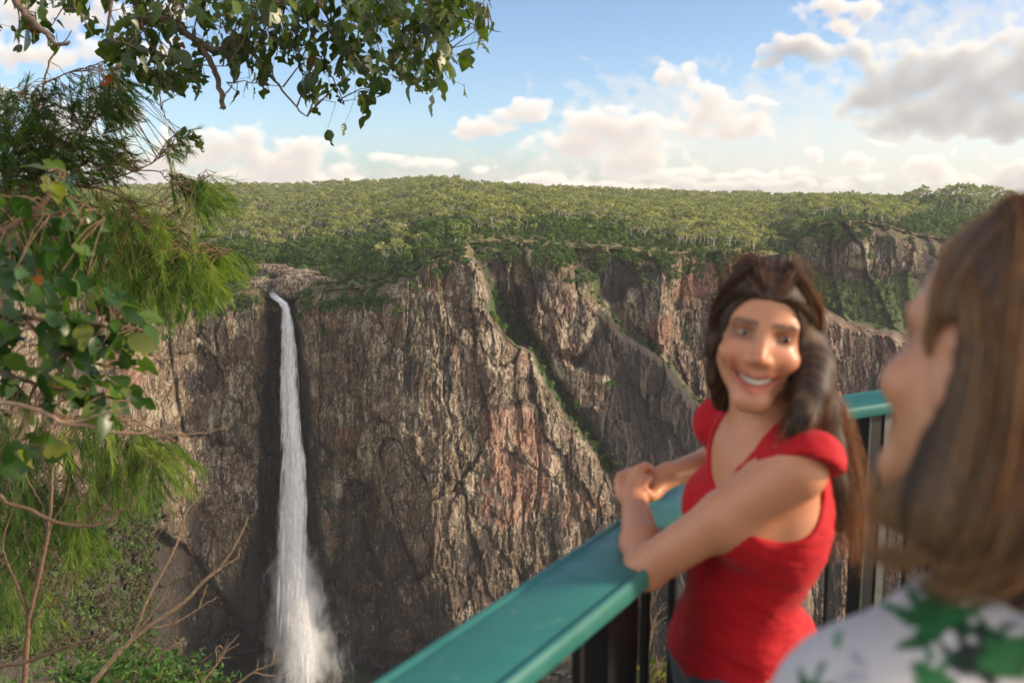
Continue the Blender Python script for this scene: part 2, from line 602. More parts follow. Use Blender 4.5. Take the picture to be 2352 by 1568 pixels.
panel([(1870, 705), (1960, 745), (2060, 772), (2800, 900), (2800, 1800), (1900, 1800), (1840, 1200), (1800, 1000), (1810, 800)], 780, .06, 0, dark=.35, pink=.6, lich=.5)
# main buttress: slight bulges and set backs
panel([(965, 615), (1010, 600), (1038, 612), (1030, 650), (1000, 672), (968, 660)], 578, .05, .05, dark=.45, pink=.75, lich=.2)
panel([(1040, 610), (1090, 590), (1128, 690), (1120, 740), (1060, 720), (1045, 660)], 572, .05, 0, lich=.75, grass=.2)
bulge = band([(905, 800), (930, 1000), (960, 1200)], 130)
Yc -= 9 * np.exp(-bulge ** 2)
bulge = band([(1150, 860), (1220, 1000), (1300, 1140)], 80)
Yc -= 10 * np.exp(-bulge ** 2)
bulge = band([(740, 720), (760, 900), (780, 1000)], 60)
Yc -= 6 * np.exp(-bulge ** 2)
bulge = band([(500, 720), (520, 900), (530, 1100)], 70)
Yc -= 8 * np.exp(-bulge ** 2)
# overhangs and hollows in the foot of the wall
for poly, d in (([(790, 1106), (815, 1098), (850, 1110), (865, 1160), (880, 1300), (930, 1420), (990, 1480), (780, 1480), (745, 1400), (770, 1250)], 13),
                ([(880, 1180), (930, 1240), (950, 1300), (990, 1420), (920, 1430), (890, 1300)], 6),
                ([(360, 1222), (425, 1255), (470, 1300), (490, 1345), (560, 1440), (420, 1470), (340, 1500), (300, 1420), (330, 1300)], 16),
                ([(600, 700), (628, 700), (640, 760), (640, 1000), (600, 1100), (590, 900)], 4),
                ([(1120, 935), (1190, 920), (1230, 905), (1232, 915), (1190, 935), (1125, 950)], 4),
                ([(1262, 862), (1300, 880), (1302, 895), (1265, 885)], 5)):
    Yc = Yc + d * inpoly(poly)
    zd[inpoly(poly)] = np.maximum(zd[inpoly(poly)], .55 if d > 5 else .35)  # deeper hollows set darker than shallow ones
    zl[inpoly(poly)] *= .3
# dark, wet rock beside the fall and low down
wetp = inpoly([(612, 690), (680, 684), (690, 760), (712, 900), (716, 1100), (745, 1250), (790, 1480), (480, 1480), (560, 1300), (590, 1160), (602, 1040), (598, 930), (618, 820), (612, 740)])
zw[wetp] = 1.
zd[wetp] = np.maximum(zd[wetp], .72)
zl[wetp] = .08
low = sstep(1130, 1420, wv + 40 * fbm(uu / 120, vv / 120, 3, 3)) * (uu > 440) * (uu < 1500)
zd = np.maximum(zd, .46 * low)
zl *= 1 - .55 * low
# pink streaked walls on the main buttress
for poly, k in (([(1100, 955), (1190, 930), (1230, 960), (1270, 1010), (1290, 1080), (1250, 1180), (1150, 1215), (1110, 1190), (1128, 1080)], .95),
                ([(700, 690), (770, 690), (760, 760), (705, 740)], .45), ([(1185, 740), (1215, 735), (1225, 850), (1200, 850)], .3),
                ([(385, 690), (420, 690), (410, 735), (385, 730)], .8), ([(300, 820), (345, 790), (340, 880), (300, 900)], .8), ([(780, 980), (812, 985), (808, 1020), (778, 1015)], .9),
                ([(850, 690), (885, 690), (880, 800), (860, 830)], .5), ([(1020, 760), (1060, 750), (1050, 860), (1010, 880)], .4), ([(1290, 1120), (1390, 1150), (1380, 1230), (1280, 1220)], .5)):
    m = inpoly(poly)
    zp[m] = np.maximum(zp[m], k)
# streaky dark varnish over the whole wall, in its own patches
patch = fbm(uu / 75, vv / 190, 31, 4)
zd = np.maximum(zd, .75 * sstep(.10, .55, patch))
zl = np.clip(zl + .35 * sstep(.1, .6, fbm(uu / 50, vv / 100, 77, 4)), 0, 1)
# green ledges and gullies
for line, wd, k in (([(1135, 700), (1165, 735), (1215, 785), (1250, 840), (1284, 905), (1320, 950), (1370, 1020), (1405, 1075)], 17, 1.),
                    ([(1140, 700), (1168, 745), (1200, 770)], 26, 1.),
                    ([(1369, 672), (1398, 722), (1433, 760), (1480, 789), (1521, 824), (1547, 862), (1591, 912), (1621, 941), (1660, 1000)], 6.5, .9),
                    ([(1335, 640), (1362, 655)], 22, .8), ([(1262, 580), (1290, 600)], 8, .9), ([(1318, 588), (1330, 600)], 8, .5), ([(1110, 600), (1128, 660), (1140, 690)], 9, .7),
                    ([(1560, 700), (1570, 760), (1590, 800)], 9, .7), ([(1640, 940), (1660, 980)], 10, .8), ([(1370, 895), (1410, 880), (1440, 885)], 7, .8),
                    ([(745, 1140), (768, 1185), (762, 1220)], 9, .7), ([(570, 820), (590, 840)], 8, .6), ([(575, 890), (560, 920)], 8, .6), ([(350, 1150), (362, 1180)], 10, .8), ([(1290, 950), (1340, 1010)], 12, .6)):
    b = band(line, wd)
    zv = np.maximum(zv, k * sstep(1.25, .6, b))
    Yc += 3.5 * k * np.exp(-b ** 2)
# moss tinting the brow of the main buttress
zv = np.maximum(zv, .62 * sstep(.0, .5, fbm(uu / 30, vv / 44, 91, 4)) * sstep(330, 60, vv - rim_v) * (zd < .7))
# diagonal cracks
for line, wd, dp in (([(350, 712), (395, 750), (440, 790), (480, 815), (500, 832)], 3.2, 4), ([(1400, 760), (1420, 830), (1445, 900), (1470, 1000)], 2.5, 2.5), ([(1120, 940), (1180, 928), (1232, 902)], 3.5, 5), ([(880, 670), (878, 760), (868, 900), (880, 1050)], 3, 3),
                     ([(940, 690), (930, 800), (925, 900)], 3, 3), ([(1055, 725), (1062, 800), (1058, 930), (1090, 1010)], 3, 4), ([(1090, 850), (1120, 930), (1150, 990)], 3, 3), ([(725, 720), (728, 790)], 3, 3), ([(960, 700), (1040, 720), (1052, 745)], 2.5, 3), ([(820, 760), (800, 860), (815, 960)], 3, 3)):
    b = band(line, wd)
    Yc += dp * np.exp(-b ** 2)
    zd = np.maximum(zd, .8 * np.exp(-b ** 2))
# scrubby slope on the near left flank, grass near the rim
left = sstep(480, 300, wu + .12 * (wv - 1300)) * sstep(1060, 1200, wv + 40 * fbm(uu / 90, vv / 90, 21, 3))
zg = np.maximum(zg, .5 * left)
zv = np.maximum(zv, left * sstep(-.1, .5, fbm(uu / 45, vv / 40, 41, 4)) * .8)
zd = np.clip(zd + .7 * left, 0, 1)
zl *= 1 - .8 * left
zv = np.maximum(zv, .85 * left * sstep(-.3, .3, fbm(uu / 25, vv / 22, 44, 4)))
rimz = sstep(46, 4, vv - rim_v + 26 * fbm(uu / 40, vv / 40, 51, 4))
zg = np.maximum(zg, rimz * .8)
zv = np.maximum(zv, sstep(.35, .7, fbm(uu / 38, vv / 55, 61, 4)) * .55 * (zd < .8))
for arr_i in range(1):
    zd, zp, zv, zw, zl, zg = [np.clip(blur(q, 1.2, 1.6), 0, 1) for q in (zd, zp, zv, zw, zl, zg)]
# round the steps between panels, lean the wall back a little towards the top
Yc = blur(Yc, 3.0, 3.0)
Yc = Yc + (rim_v - vv) * .012
Yc = Yc + 16 * sstep(20, -10, vv - rim_v)                     # rounded brow
# relief: flutes, pillars and blocks in metres
a_g, e_g = ae(uu, vv)
X0, Z0 = a_g * Yc, e_g * Yc + CAM_Z
fl = fbm(X0 / 26, Yc / 40, Z0 / 85, 4) + left * 1.1 * fbm(X0 / 7, Yc / 9, Z0 / 5, 5, .6)
wX = X0 + 4 * fbm(X0 / 40, 2, Z0 / 70, 3) + 0.5 * fbm(X0 / 7, 3, Z0 / 20, 3)
wZ = Z0 + 9 * fbm(X0 / 25, 8, Z0 / 40, 3) + 3.5 * fbm(X0 / 5, 5, Z0 / 8, 3)
c0, e0 = cells(wX / 48 + .3 * fl, wZ / 130 + wX / 90, 7, 1.7)
c1, e1 = cells(wX / 22, wZ / 75 + wX / 60, 1, 1.5)
c2, e2 = cells(wX / 8.5, wZ / 26 + wX / 40, 2, 1.5)
c3, e3 = cells(wX / 3.4, wZ / 9.5, 3, 1.3)
c4, e4 = cells(wX / 1.7, wZ / 4.2, 5, 1.2)
crack = 2.6 * np.exp(-(e0 / .03) ** 2) + 1.6 * np.exp(-(e1 / .035) ** 2) + .9 * np.exp(-(e2 / .06) ** 2)
fine = fbm(X0 / 2.2, Yc / 4, Z0 / 6.5, 3)
soft = 1 - .5 * sstep(.3, 1., zd)
Yc = Yc - soft * (3.0 * fl + 5.0 * c0 + 4.6 * c1 + 2.1 * c2 + .95 * c3 + .6 * c4 + .8 * fine - crack)
# foot of the wall: turn into the gorge floor
FLOOR_Z = -288.0
below = vv > foot_v
Yfloor = (FLOOR_Z - CAM_Z + 3.0 * fbm(uu / 60, vv / 25, 3, 3)) / e_g
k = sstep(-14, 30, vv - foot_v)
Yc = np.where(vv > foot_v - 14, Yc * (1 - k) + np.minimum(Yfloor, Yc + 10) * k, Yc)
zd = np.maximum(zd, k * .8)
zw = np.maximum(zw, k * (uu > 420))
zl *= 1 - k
above = vv < rim_v - 10
nR, nC = uu.shape
V = np.stack([a_g * Yc, Yc, e_g * Yc + CAM_Z], -1).reshape(-1, 3)
idx = np.arange(nR * nC).reshape(nR, nC)
Q = np.stack([idx[:-1, :-1], idx[:-1, 1:], idx[1:, 1:], idx[1:, :-1]], -1)
keep = ~(above[:-1, :-1] & above[:-1, 1:] & above[1:, 1:] & above[1:, :-1])
Q = Q[keep]


def compact(V, Q, attrs):
    used = np.unique(Q)
    rm = np.full(len(V), -1)
    rm[used] = np.arange(len(used))
    return V[used], rm[Q], {k: q[used] for k, q in attrs.items()}


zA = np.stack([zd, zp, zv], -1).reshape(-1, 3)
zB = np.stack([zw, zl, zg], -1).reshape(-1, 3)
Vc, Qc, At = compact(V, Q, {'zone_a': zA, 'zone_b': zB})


def rock_material(name):
    m, t, out = material(name)
    A = t.n('ShaderNodeSeparateColor', {0: t.attr('zone_a').outputs['Color']}).outputs
    B = t.n('ShaderNodeSeparateColor', {0: t.attr('zone_b').outputs['Color']}).outputs
    pos = t.n('ShaderNodeNewGeometry').outputs['Position']
    st = t.vmath('MULTIPLY', pos, (1, .6, .19))
    bw = t.n('ShaderNodeTexNoise', {'Vector': pos, 'Scale': .05, 'Detail': 3.}).outputs['Color']
    st = t.vmath('ADD', st, t.vmath('SCALE', bw, scale=9.))
    s1 = t.noise(st, .7, 5, .66)
    s2 = t.noise(st, 2.0, 4, .65)
    s3 = t.noise(t.vmath('MULTIPLY', pos, (1, .6, .5)), 1.1, 6, .72)
    p1 = t.noise(pos, .035, 5, .6)
    p2 = t.noise(pos, .25, 5, .65)
    p3 = t.noise(t.vmath('MULTIPLY', pos, (1, 1, .5)), .09, 4, .6)
    base = t.ramp(s3, [(.25, (.022, .015, .011)), (.45, (.085, .057, .038)), (.6, (.165, .115, .075)), (.8, (.27, .20, .13))])
    base = t.mix(t.maprange(p1, .4, .65, 0, .6), base, (.135, .098, .066))
    vo = t.n('ShaderNodeTexVoronoi', {'Vector': t.vmath('ADD', t.vmath('MULTIPLY', pos, (1, .7, .42)), t.vmath('SCALE', bw, scale=6.)), 'Scale': .30})
    vcell = t.n('ShaderNodeSeparateColor', {0: vo.outputs['Color']}).outputs[0]
    vo2 = t.n('ShaderNodeTexVoronoi', {'Vector': t.vmath('ADD', t.vmath('MULTIPLY', pos, (1, .7, .6)), t.vmath('SCALE', bw, scale=9.)), 'Scale': .11}, feature='DISTANCE_TO_EDGE')
    joint = t.maprange(vo2.outputs['Distance'], 0., .055, 1., 0.)
    base = t.mix(1., base, t.ramp(vcell, [(0., .62), (.5, 1.), (1., 1.42)]), 'MULTIPLY')
    # pink iron stained rock
    pk = t.ramp(s1, [(.3, (.09, .046, .034)), (.5, (.25, .122, .082)), (.75, (.38, .22, .155))])
    c = t.mix(t.math('MULTIPLY', A[1], t.maprange(s2, .35, .5, .35, 1.)), base, pk)
    # pale lichen in streaks
    lk = t.math('ADD', s1, t.math('MULTIPLY', t.math('SUBTRACT', s3, .5), .7))
    lk = t.math('ADD', lk, t.math('MULTIPLY', t.math('SUBTRACT', B[1], .5), .30))
    lk = t.math('ADD', lk, t.math('MULTIPLY', t.math('SUBTRACT', p3, .5), .5))
    lm = t.maprange(lk, .53, .66, 0, .74)
    c = t.mix(lm, c, t.mix(p2, (.25, .22, .15), (.56, .52, .39)))
    # black streaks: varnish, hollows, cracks
    dk = t.math('ADD', t.math('MULTIPLY', t.math('SUBTRACT', s1, .5), -1.), t.math('MULTIPLY', t.math('SUBTRACT', s2, .5), -.6))
    dk = t.math('ADD', dk, t.math('MULTIPLY', t.math('SUBTRACT', A[0], .5), .62))
    dk = t.math('ADD', dk, t.math('MULTIPLY', t.math('SUBTRACT', p3, .5), -.45))
    dm = t.maprange(dk, -.14, .10, 0, .90)
    c = t.mix(dm, c, t.mix(t.maprange(s3, .3, .7), (.012, .011, .011), (.062, .053, .046)))
    c = t.mix(t.math('MULTIPLY', joint, .55), c, (.02, .016, .013))
    # wet
    c = t.mix(t.math('MULTIPLY', B[0], .55), c, (.016, .018, .02))
    # grass and moss
    gn = t.math('ADD', p2, t.math('MULTIPLY', t.math('SUBTRACT', s3, .5), .6))
    gm = t.maprange(t.math('ADD', gn, t.math('MULTIPLY', t.math('SUBTRACT', B[2], 1.), .45)), .32, .46)
    c = t.mix(t.math('MULTIPLY', gm, .85), c, t.ramp(t.noise(pos, .5, 5, .7), [(.3, (.06, .05, .018)), (.55, (.15, .125, .05)), (.75, (.22, .17, .08))]))
    vm = t.maprange(t.math('ADD', gn, t.math('MULTIPLY', t.math('SUBTRACT', A[2], 1.), .5)), .30, .42)
    c = t.mix(t.math('MULTIPLY', vm, .9), c, t.ramp(t.noise(pos, .6, 5, .7), [(.3, (.012, .03, .008)), (.5, (.045, .085, .02)), (.75, (.11, .15, .035))]))
    rgh = t.maprange(B[0], 0, 1, .92, .4)
    b = t.n('ShaderNodeBsdfPrincipled', {'Base Color': c, 'Roughness': rgh, 'Specular IOR Level': .3})
    h = t.math('ADD', t.math('MULTIPLY', t.math('SUBTRACT', vcell, joint), .55), t.math('MULTIPLY', s3, 1.2))
    h = t.math('ADD', h, t.math('ADD', t.math('MULTIPLY', s1, 1.0), t.math('MULTIPLY', s2, .5)))
    bn = t.n('ShaderNodeBump', {'Height': h, 'Strength': .8, 'Distance': 1.0})
    t.put(b.inputs['Normal'], bn.outputs[0])
    t.put(out.inputs[0], b.outputs[0])
    return m


M_ROCK = rock_material('gorge rock')
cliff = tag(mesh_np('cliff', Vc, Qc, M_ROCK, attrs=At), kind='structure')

# ---- plateau above the rim: one rising sheet per sight line, 1/distance linear in height of view (a plane seen at a slant)
NT_ROWS = 150
tt = np.linspace(-.01, 1.0, NT_ROWS)[:, None]
ridx = np.array([np.argmin(np.abs(VT - (q - 8))) for q in lin(U, RIM)])
Yrim = blur1(Yc[np.maximum(ridx - 1, 0), np.arange(len(U))][None, :], 9, 1)[0] + 1.5
rv, sv = lin(U, RIM) - 8, lin(U, SKYG)
YSKY = np.interp(U, [-400, 300, 900, 1040, 1500, 2000, 2080, 2130, 2250, 2800], [2000, 2200, 2300, 2100, 2300, 2200, 1900, 1500, 1450, 1500])
vp = rv[None, :] + (sv - rv)[None, :] * tt
up = np.broadcast_to(U[None, :], vp.shape)
# the real rim in metres so that the sheet starts behind the brow
Yp = 1 / (1 / Yrim[None, :] + tt * (1 / YSKY[None, :] - 1 / Yrim[None, :]))
a_p, e_p = ae(up, vp)
Xp, Zp = a_p * Yp, e_p * Yp + CAM_Z
hump = fbm(Xp / 260, Yp / 260, 1, 3) * 7 * sstep(.06, .3, tt) * sstep(1.02, .8, tt) + fbm(Xp / 22, Yp / 22, 4, 3) * 1.2 * sstep(.0, .06, tt)
Zp = Zp + hump
# falls away behind the skyline
ext = []
for dy, dz in ((150, -8), (600, -60), (2500, -300)):
    ext.append(np.stack([a_p[-1] * (Yp[-1] + dy), Yp[-1] + dy, Zp[-1] + dz], -1))
Vp = np.concatenate([np.stack([Xp, Yp, Zp], -1)] + [q[None] for q in ext], 0)
nr, nc = Vp.shape[:2]
idp = np.arange(nr * nc).reshape(nr, nc)
Qp = np.stack([idp[:-1, :-1], idp[:-1, 1:], idp[1:, 1:], idp[1:, :-1]], -1).reshape(-1, 4)
ftop = np.concatenate([np.broadcast_to(tt, vp.shape), np.full((3, nc), 1.1)], 0).reshape(-1)
dryz = np.zeros(vp.shape)
dryz = np.maximum(dryz, sstep(.22, .0, tt) * sstep(1040, 1130, up) * sstep(1850, 1720, up))
dryz = np.maximum(dryz, sstep(.32, .0, tt) * sstep(500, 560, up) * sstep(900, 800, up) * .8)
dryz = np.concatenate([dryz, np.zeros((3, nc))], 0).reshape(-1)


def ground_material(name):
    m, t, out = material(name)
    pos = t.n('ShaderNodeNewGeometry').outputs['Position']
    d = t.attr('dry').outputs['Fac']
    n1 = t.noise(pos, .03, 5, .6)
    n2 = t.noise(pos, .25, 6, .7)
    g = t.ramp(n2, [(.3, (.03, .045, .012)), (.5, (.07, .085, .026)), (.7, (.13, .13, .05))])
    y = t.ramp(n2, [(.3, (.10, .085, .035)), (.5, (.20, .17, .075)), (.72, (.30, .25, .13))])
    c = t.mix(t.math('ADD', d, t.math('MULTIPLY', t.math('SUBTRACT', n1, .5), .5), clamp=True), g, y)
    b = t.n('ShaderNodeBsdfPrincipled', {'Base Color': c, 'Roughness': .95, 'Specular IOR Level': .2})
    bn = t.n('ShaderNodeBump', {'Height': n2, 'Strength': .8, 'Distance': 1.5})
    t.put(b.inputs['Normal'], bn.outputs[0])
    t.put(out.inputs[0], b.outputs[0])
    return m


plateau = tag(mesh_np('hillside', Vp.reshape(-1, 3), Qp, ground_material('plateau ground'), attrs={'dry': dryz}), kind='structure')
# ------------------------------------------------------------------ woodland on the plateau
M_GUM = leaf_material('gum leaves', [(0., (.10, .15, .036)), (.35, (.195, .24, .068)), (.65, (.33, .335, .115)), (1., (.47, .44, .20))], trans=.3, rough=.6, spec=.25, rnd=.5)
M_RAIN = leaf_material('rainforest leaves', [(0., (.036, .078, .018)), (.4, (.085, .155, .035)), (.75, (.155, .235, .052)), (1., (.26, .31, .08))], trans=.3, rough=.55, spec=.3, rnd=.45)
M_SHRUB = leaf_material('shrub leaves', [(0., (.03, .065, .016)), (.5, (.07, .13, .03)), (1., (.16, .20, .05))], trans=.3, rough=.6, spec=.25, rnd=.4)
M_PALE = principled('pale gum bark', (.50, .45, .37), .8, .2, var=.25, var_scale=2.)
M_GREY = principled('grey bark', (.19, .16, .125), .85, .2, var=.25, var_scale=2.)


def leaf_cloud(centres, radii, n, size, r, squash=.7, up=.3):
    """n leaf clumps (bent quads) spread in the shells of a few lobes; tone varies by lobe, face and random light and dark clumps"""
    centres = np.asarray(centres, float)
    radii = np.asarray(radii, float)
    w = radii ** 2
    k = r.choice(len(centres), n, p=w / w.sum())
    d = r.normal(size=(n, 3))
    d /= np.linalg.norm(d, axis=1)[:, None]
    rad = radii[k] * r.uniform(.35, 1.05, n) ** .6
    c = centres[k] + d * rad[:, None] * np.array([1, 1, squash])
    nrm = d + r.normal(size=(n, 3)) * .7 + np.array([0, 0, up])
    nrm /= np.linalg.norm(nrm, axis=1)[:, None]
    t = np.cross(nrm, r.normal(size=(n, 3)))
    t /= np.linalg.norm(t, axis=1)[:, None]
    b = np.cross(nrm, t)
    s = size * r.uniform(.6, 1.4, n)[:, None]
    V = np.stack([c - t * s - b * s * .55, c + t * s * .8 - b * s * .7 + nrm * s * .2, c + t * s * 1.1 + b * s * .6, c - t * s * .7 + b * s * .75 + nrm * s * .25], 1).reshape(-1, 3)
    F = np.arange(4 * n).reshape(n, 4)
    lobe = r.uniform(-.16, .16, len(centres))[k]
    tone = np.clip(.48 + lobe + r.normal(size=n) * .15, 0, 1)
    return V, F, np.repeat(tone, 4)


def gum_proto(seed):
    r = np.random.default_rng(seed)
    H = r.uniform(13, 17)
    tb = MB()
    lean = r.normal(size=2) * .7
    fork = r.uniform(.38, .55) * H
    p0, p1 = np.array([0, 0, -1.0]), np.array([lean[0], lean[1], fork])
    mid = (p0 + p1) / 2 + np.append(r.normal(size=2) * .3, 0)
    tb.tube([p0, mid, p1], [.34, .27, .22], 5)
    cs, rs = [], []
    nb = r.integers(4, 7)
    for i in range(nb):
        an = 2 * PI * (i + r.uniform(-.3, .3)) / nb
        out = r.uniform(1.6, 4.2)
        e = p1 + np.array([math.cos(an) * out, math.sin(an) * out, r.uniform(.28, .5) * H])
        m = p1 + (e - p1) * np.array([.6, .6, .42])
        tb.tube([p1, m, e], [.18, .13, .06], 4)
        cs.append(e)
        rs.append(r.uniform(1.2, 2.2))
        for _ in range(2):
            e2 = m + (e - m) * .4 + np.append(r.normal(size=2) * 1.5, r.uniform(.5, 1.8))
            tb.tube([m + (e - m) * .2, e2], [.08, .04], 3)
            cs.append(e2)
            rs.append(r.uniform(.9, 1.6))
    V, F, tone = leaf_cloud(cs, rs, 210, .52, r, .55, .5)
    return tb, (V, F, tone)


def rain_proto(seed):
    r = np.random.default_rng(seed)
    H = r.uniform(10, 15)
    tb = MB()
    tb.tube([(0, 0, -1), (r.normal() * .2, r.normal() * .2, H * .4), (r.normal() * .4, r.normal() * .4, H * .8)], [.3, .24, .1], 5)
    cs, rs = [], []
    for i in range(r.integers(8, 12)):
        an, q = r.uniform(0, 2 * PI), r.uniform(0, 1)
        z = H * (.38 + .52 * q)
        rr = 2.6 * math.sin(PI * min(1, .25 + .7 * (1 - q))) * r.uniform(.5, 1.1)
        c = np.array([math.cos(an) * rr, math.sin(an) * rr, z])
        cs.append(c)
        rs.append(r.uniform(1.3, 2.2))
        tb.tube([(0, 0, z * .7), c], [.09, .04], 3)
    V, F, tone = leaf_cloud(cs, rs, 330, .55, r, .8, .35)
    return tb, (V, F, tone)


def shrub_proto(seed):
    r = np.random.default_rng(seed)
    cs = [np.append(r.normal(size=2) * .9, r.uniform(.3, 1.6)) for _ in range(6)]
    tb = MB()
    for c in cs: tb.tube([(0, 0, -.8), c * np.array([.5, .5, .6]), c], [.09, .06, .02], 3)
    V, F, tone = leaf_cloud(cs, r.uniform(.7, 1.2, 6), 150, .36, r, .8, .3)
    return tb, (V, F, tone)


def proto_meshes(kind, protos, m_leaf, m_bark):
    out = []
    for tb, (V, F, tone) in protos:
        trunk = tb.build('trunk', m_bark)
        COL.objects.unlink(trunk)
        crown = mesh_np('crown', V, F, m_leaf, smooth=False, attrs={'tone': tone}, link=False)
        # the same two as one mesh for the far wood
        tv = np.concatenate(tb.v)
        fl = [np.concatenate(tb.f4), np.concatenate(tb.f3), F + len(tv)]
        nq = len(fl[0])
        one = mesh_np(kind + '_whole', np.concatenate([tv, V]), [fl[0], fl[1], fl[2]], m_bark, smooth=False, attrs={'tone': np.concatenate([np.zeros(len(tv)), tone])}, link=False)
        one.data.materials.append(m_leaf)
        mi = np.zeros(len(one.data.polygons), np.int32)
        mi[nq + len(fl[1]):] = 1
        one.data.polygons.foreach_set('material_index', mi)
        out.append((trunk.data, crown.data, one))
    return out


GUMS = proto_meshes('gum_tree', [gum_proto(100 + i) for i in range(6)], M_GUM, M_PALE)
RAINS = proto_meshes('rainforest_tree', [rain_proto(200 + i) for i in range(5)], M_RAIN, M_GREY)
SHRUBS = proto_meshes('shrub', [shrub_proto(300 + i) for i in range(5)], M_SHRUB, M_GREY)


def place_tree(name, protos, i, loc, rot, s, label, cat, group, sz=None):
    tr, cr, _ = protos[i % len(protos)]
    e = empty(name, loc)
    e.rotation_euler = (0, 0, rot)
    e.scale = (s, s, s * (sz or 1))
    tag(e, label, cat, group)
    for nm, me in (('trunk', tr), ('crown', cr)):
        o = bpy.data.objects.new(nm, me)
        COL.objects.link(o)
        o.parent = e
    return e


# candidate places over the plateau sheet, by real ground area
Vg = Vp[:NT_ROWS]
ex = np.diff(Vg, axis=1)[:-1]
ey = np.diff(Vg, axis=0)[:, :-1]
area = np.abs(ex[..., 0] * ey[..., 1] - ex[..., 1] * ey[..., 0])
uc = up[:-1, :-1]
tcn = np.broadcast_to(tt[:-1], uc.shape)
vc_ = vp[:-1, :-1]
Yg = Vg[:-1, :-1, 1]
cov = np.ones(uc.shape)
cov *= 1 - .80 * sstep(.20, .03, tcn) * sstep(1050, 1120, uc) * sstep(1800, 1700, uc)
cov *= 1 - .92 * sstep(.16, .02, tcn) * sstep(500, 540, uc) * sstep(900, 830, uc)
cov *= np.where(tcn < .015, 0, 1)
far = np.clip(1.0 - (Yg - 700) / 2600, .35, 1)
dens = area / 42. * cov * far
N_T = int(min(dens.sum(), 30000))
pick = rng.choice(dens.size, N_T, p=(dens / dens.sum()).ravel())
pi_, pj_ = np.unravel_index(pick, dens.shape)
fa, fb = rng.uniform(size=N_T)[:, None], rng.uniform(size=N_T)[:, None]
T = (Vg[pi_, pj_] * (1 - fa) * (1 - fb) + Vg[pi_, pj_ + 1] * fa * (1 - fb) + Vg[pi_ + 1, pj_] * (1 - fa) * fb + Vg[pi_ + 1, pj_ + 1] * fa * fb)
ut, tl, vtt = uc[pi_, pj_], tcn[pi_, pj_], vc_[pi_, pj_]
# where rainforest fills the valley above the fall and the rim, gums stand on the drier tops
wet = sstep(.72, .25, tl) * sstep(1150, 1000, ut) * 1.1 + .55 * sstep(.5, .2, tl) * sstep(1000, 1200, ut) + .7 * sstep(2040, 2110, ut) + .9 * fbm(T[:, 0] / 120, T[:, 1] / 200, 2, 3)
is_rain = wet + rng.normal(size=N_T) * .42 > .20 + .08 * sstep(.7, .95, tl)
rot = rng.uniform(0, 2 * PI, N_T)
scl = np.where(is_rain, rng.uniform(.42, .92, N_T), rng.uniform(.5, 1.35, N_T)) * np.where(is_rain & (tl > .4), .8, 1)
scl *= np.where(sstep(.3, .0, tl) * sstep(1050, 1120, ut) > .3, .7, 1)
order = np.argsort(T[:, 1])
visible = np.abs(T[:, 0] / T[:, 1]) < .53
ind = {True: [], False: []}
used = np.zeros(N_T, bool)
for q in order:
    if not visible[q]: continue
    L = ind[bool(is_rain[q])]
    if len(L) < 230:
        L.append(q)
        used[q] = True
for q in ind[False]:
    place_tree('gum_tree', GUMS, int(rng.integers(99)), T[q], rot[q], scl[q], 'pale trunked gum tree with an open olive crown near the far rim', 'tree', 'gum trees near the far rim')
for q in ind[True]:
    place_tree('rainforest_tree', RAINS, int(rng.integers(99)), T[q], rot[q], scl[q], 'dense dark green tree growing near the edge of the far plateau', 'tree', 'rainforest trees near the far rim')


def scatter(name, pts, rot, scl, idx, protos):
    """one object that carries every remaining far tree as instances on its points"""
    me = bpy.data.meshes.new(name)
    me.vertices.add(len(pts))
    me.vertices.foreach_set('co', np.asarray(pts, np.float32).ravel())
    for an, av, ty in (('rz', rot, 'FLOAT'), ('sc', scl, 'FLOAT'), ('pick', idx, 'INT')):
        a = me.attributes.new(an, ty, 'POINT')
        a.data.foreach_set('value', np.asarray(av, np.int32 if ty == 'INT' else np.float32))
    o = bpy.data.objects.new(name, me)
    COL.objects.link(o)
    pc = bpy.data.collections.new(name + ' kinds')
    for k, p in enumerate(protos):
        p[2].name = 'kind_%02d_%s' % (k, name)
        pc.objects.link(p[2])
    g = bpy.data.node_groups.new(name, 'GeometryNodeTree')
    g.interface.new_socket('Geometry', in_out='INPUT', socket_type='NodeSocketGeometry')
    g.interface.new_socket('Geometry', in_out='OUTPUT', socket_type='NodeSocketGeometry')
    N = g.nodes
    gi, go = N.new('NodeGroupInput'), N.new('NodeGroupOutput')
    ci = N.new('GeometryNodeCollectionInfo')
    ci.inputs[0].default_value = pc
    ci.inputs['Separate Children'].default_value = True
    ci.inputs['Reset Children'].default_value = True
    io = N.new('GeometryNodeInstanceOnPoints')
    io.inputs['Pick Instance'].default_value = True

    def at_(nm, ty):
        q = N.new('GeometryNodeInputNamedAttribute')
        q.data_type = ty
        q.inputs[0].default_value = nm
        return q.outputs[0]
    cx = N.new('ShaderNodeCombineXYZ')
    L = g.links
    L.new(at_('rz', 'FLOAT'), cx.inputs[2])
    L.new(gi.outputs[0], io.inputs['Points'])
    L.new(ci.outputs[0], io.inputs['Instance'])
    L.new(at_('pick', 'INT'), io.inputs['Instance Index'])
    L.new(cx.outputs[0], io.inputs['Rotation'])
    L.new(at_('sc', 'FLOAT'), io.inputs['Scale'])
    L.new(io.outputs[0], go.inputs[0])
    md = o.modifiers.new('instances', 'NODES')
    md.node_group = g
    return o


rest = ~used
g_m, r_m = rest & ~is_rain, rest & is_rain
tag(scatter('gum_woodland', T[g_m], rot[g_m], scl[g_m], rng.integers(0, len(GUMS), g_m.sum()), GUMS), 'olive gum woodland covering the plateau back to the skyline', 'woodland', kind='stuff')
tag(scatter('rainforest', T[r_m], rot[r_m], scl[r_m], rng.integers(0, len(RAINS), r_m.sum()), RAINS), 'dark green rainforest filling the valley above the waterfall', 'forest', kind='stuff')

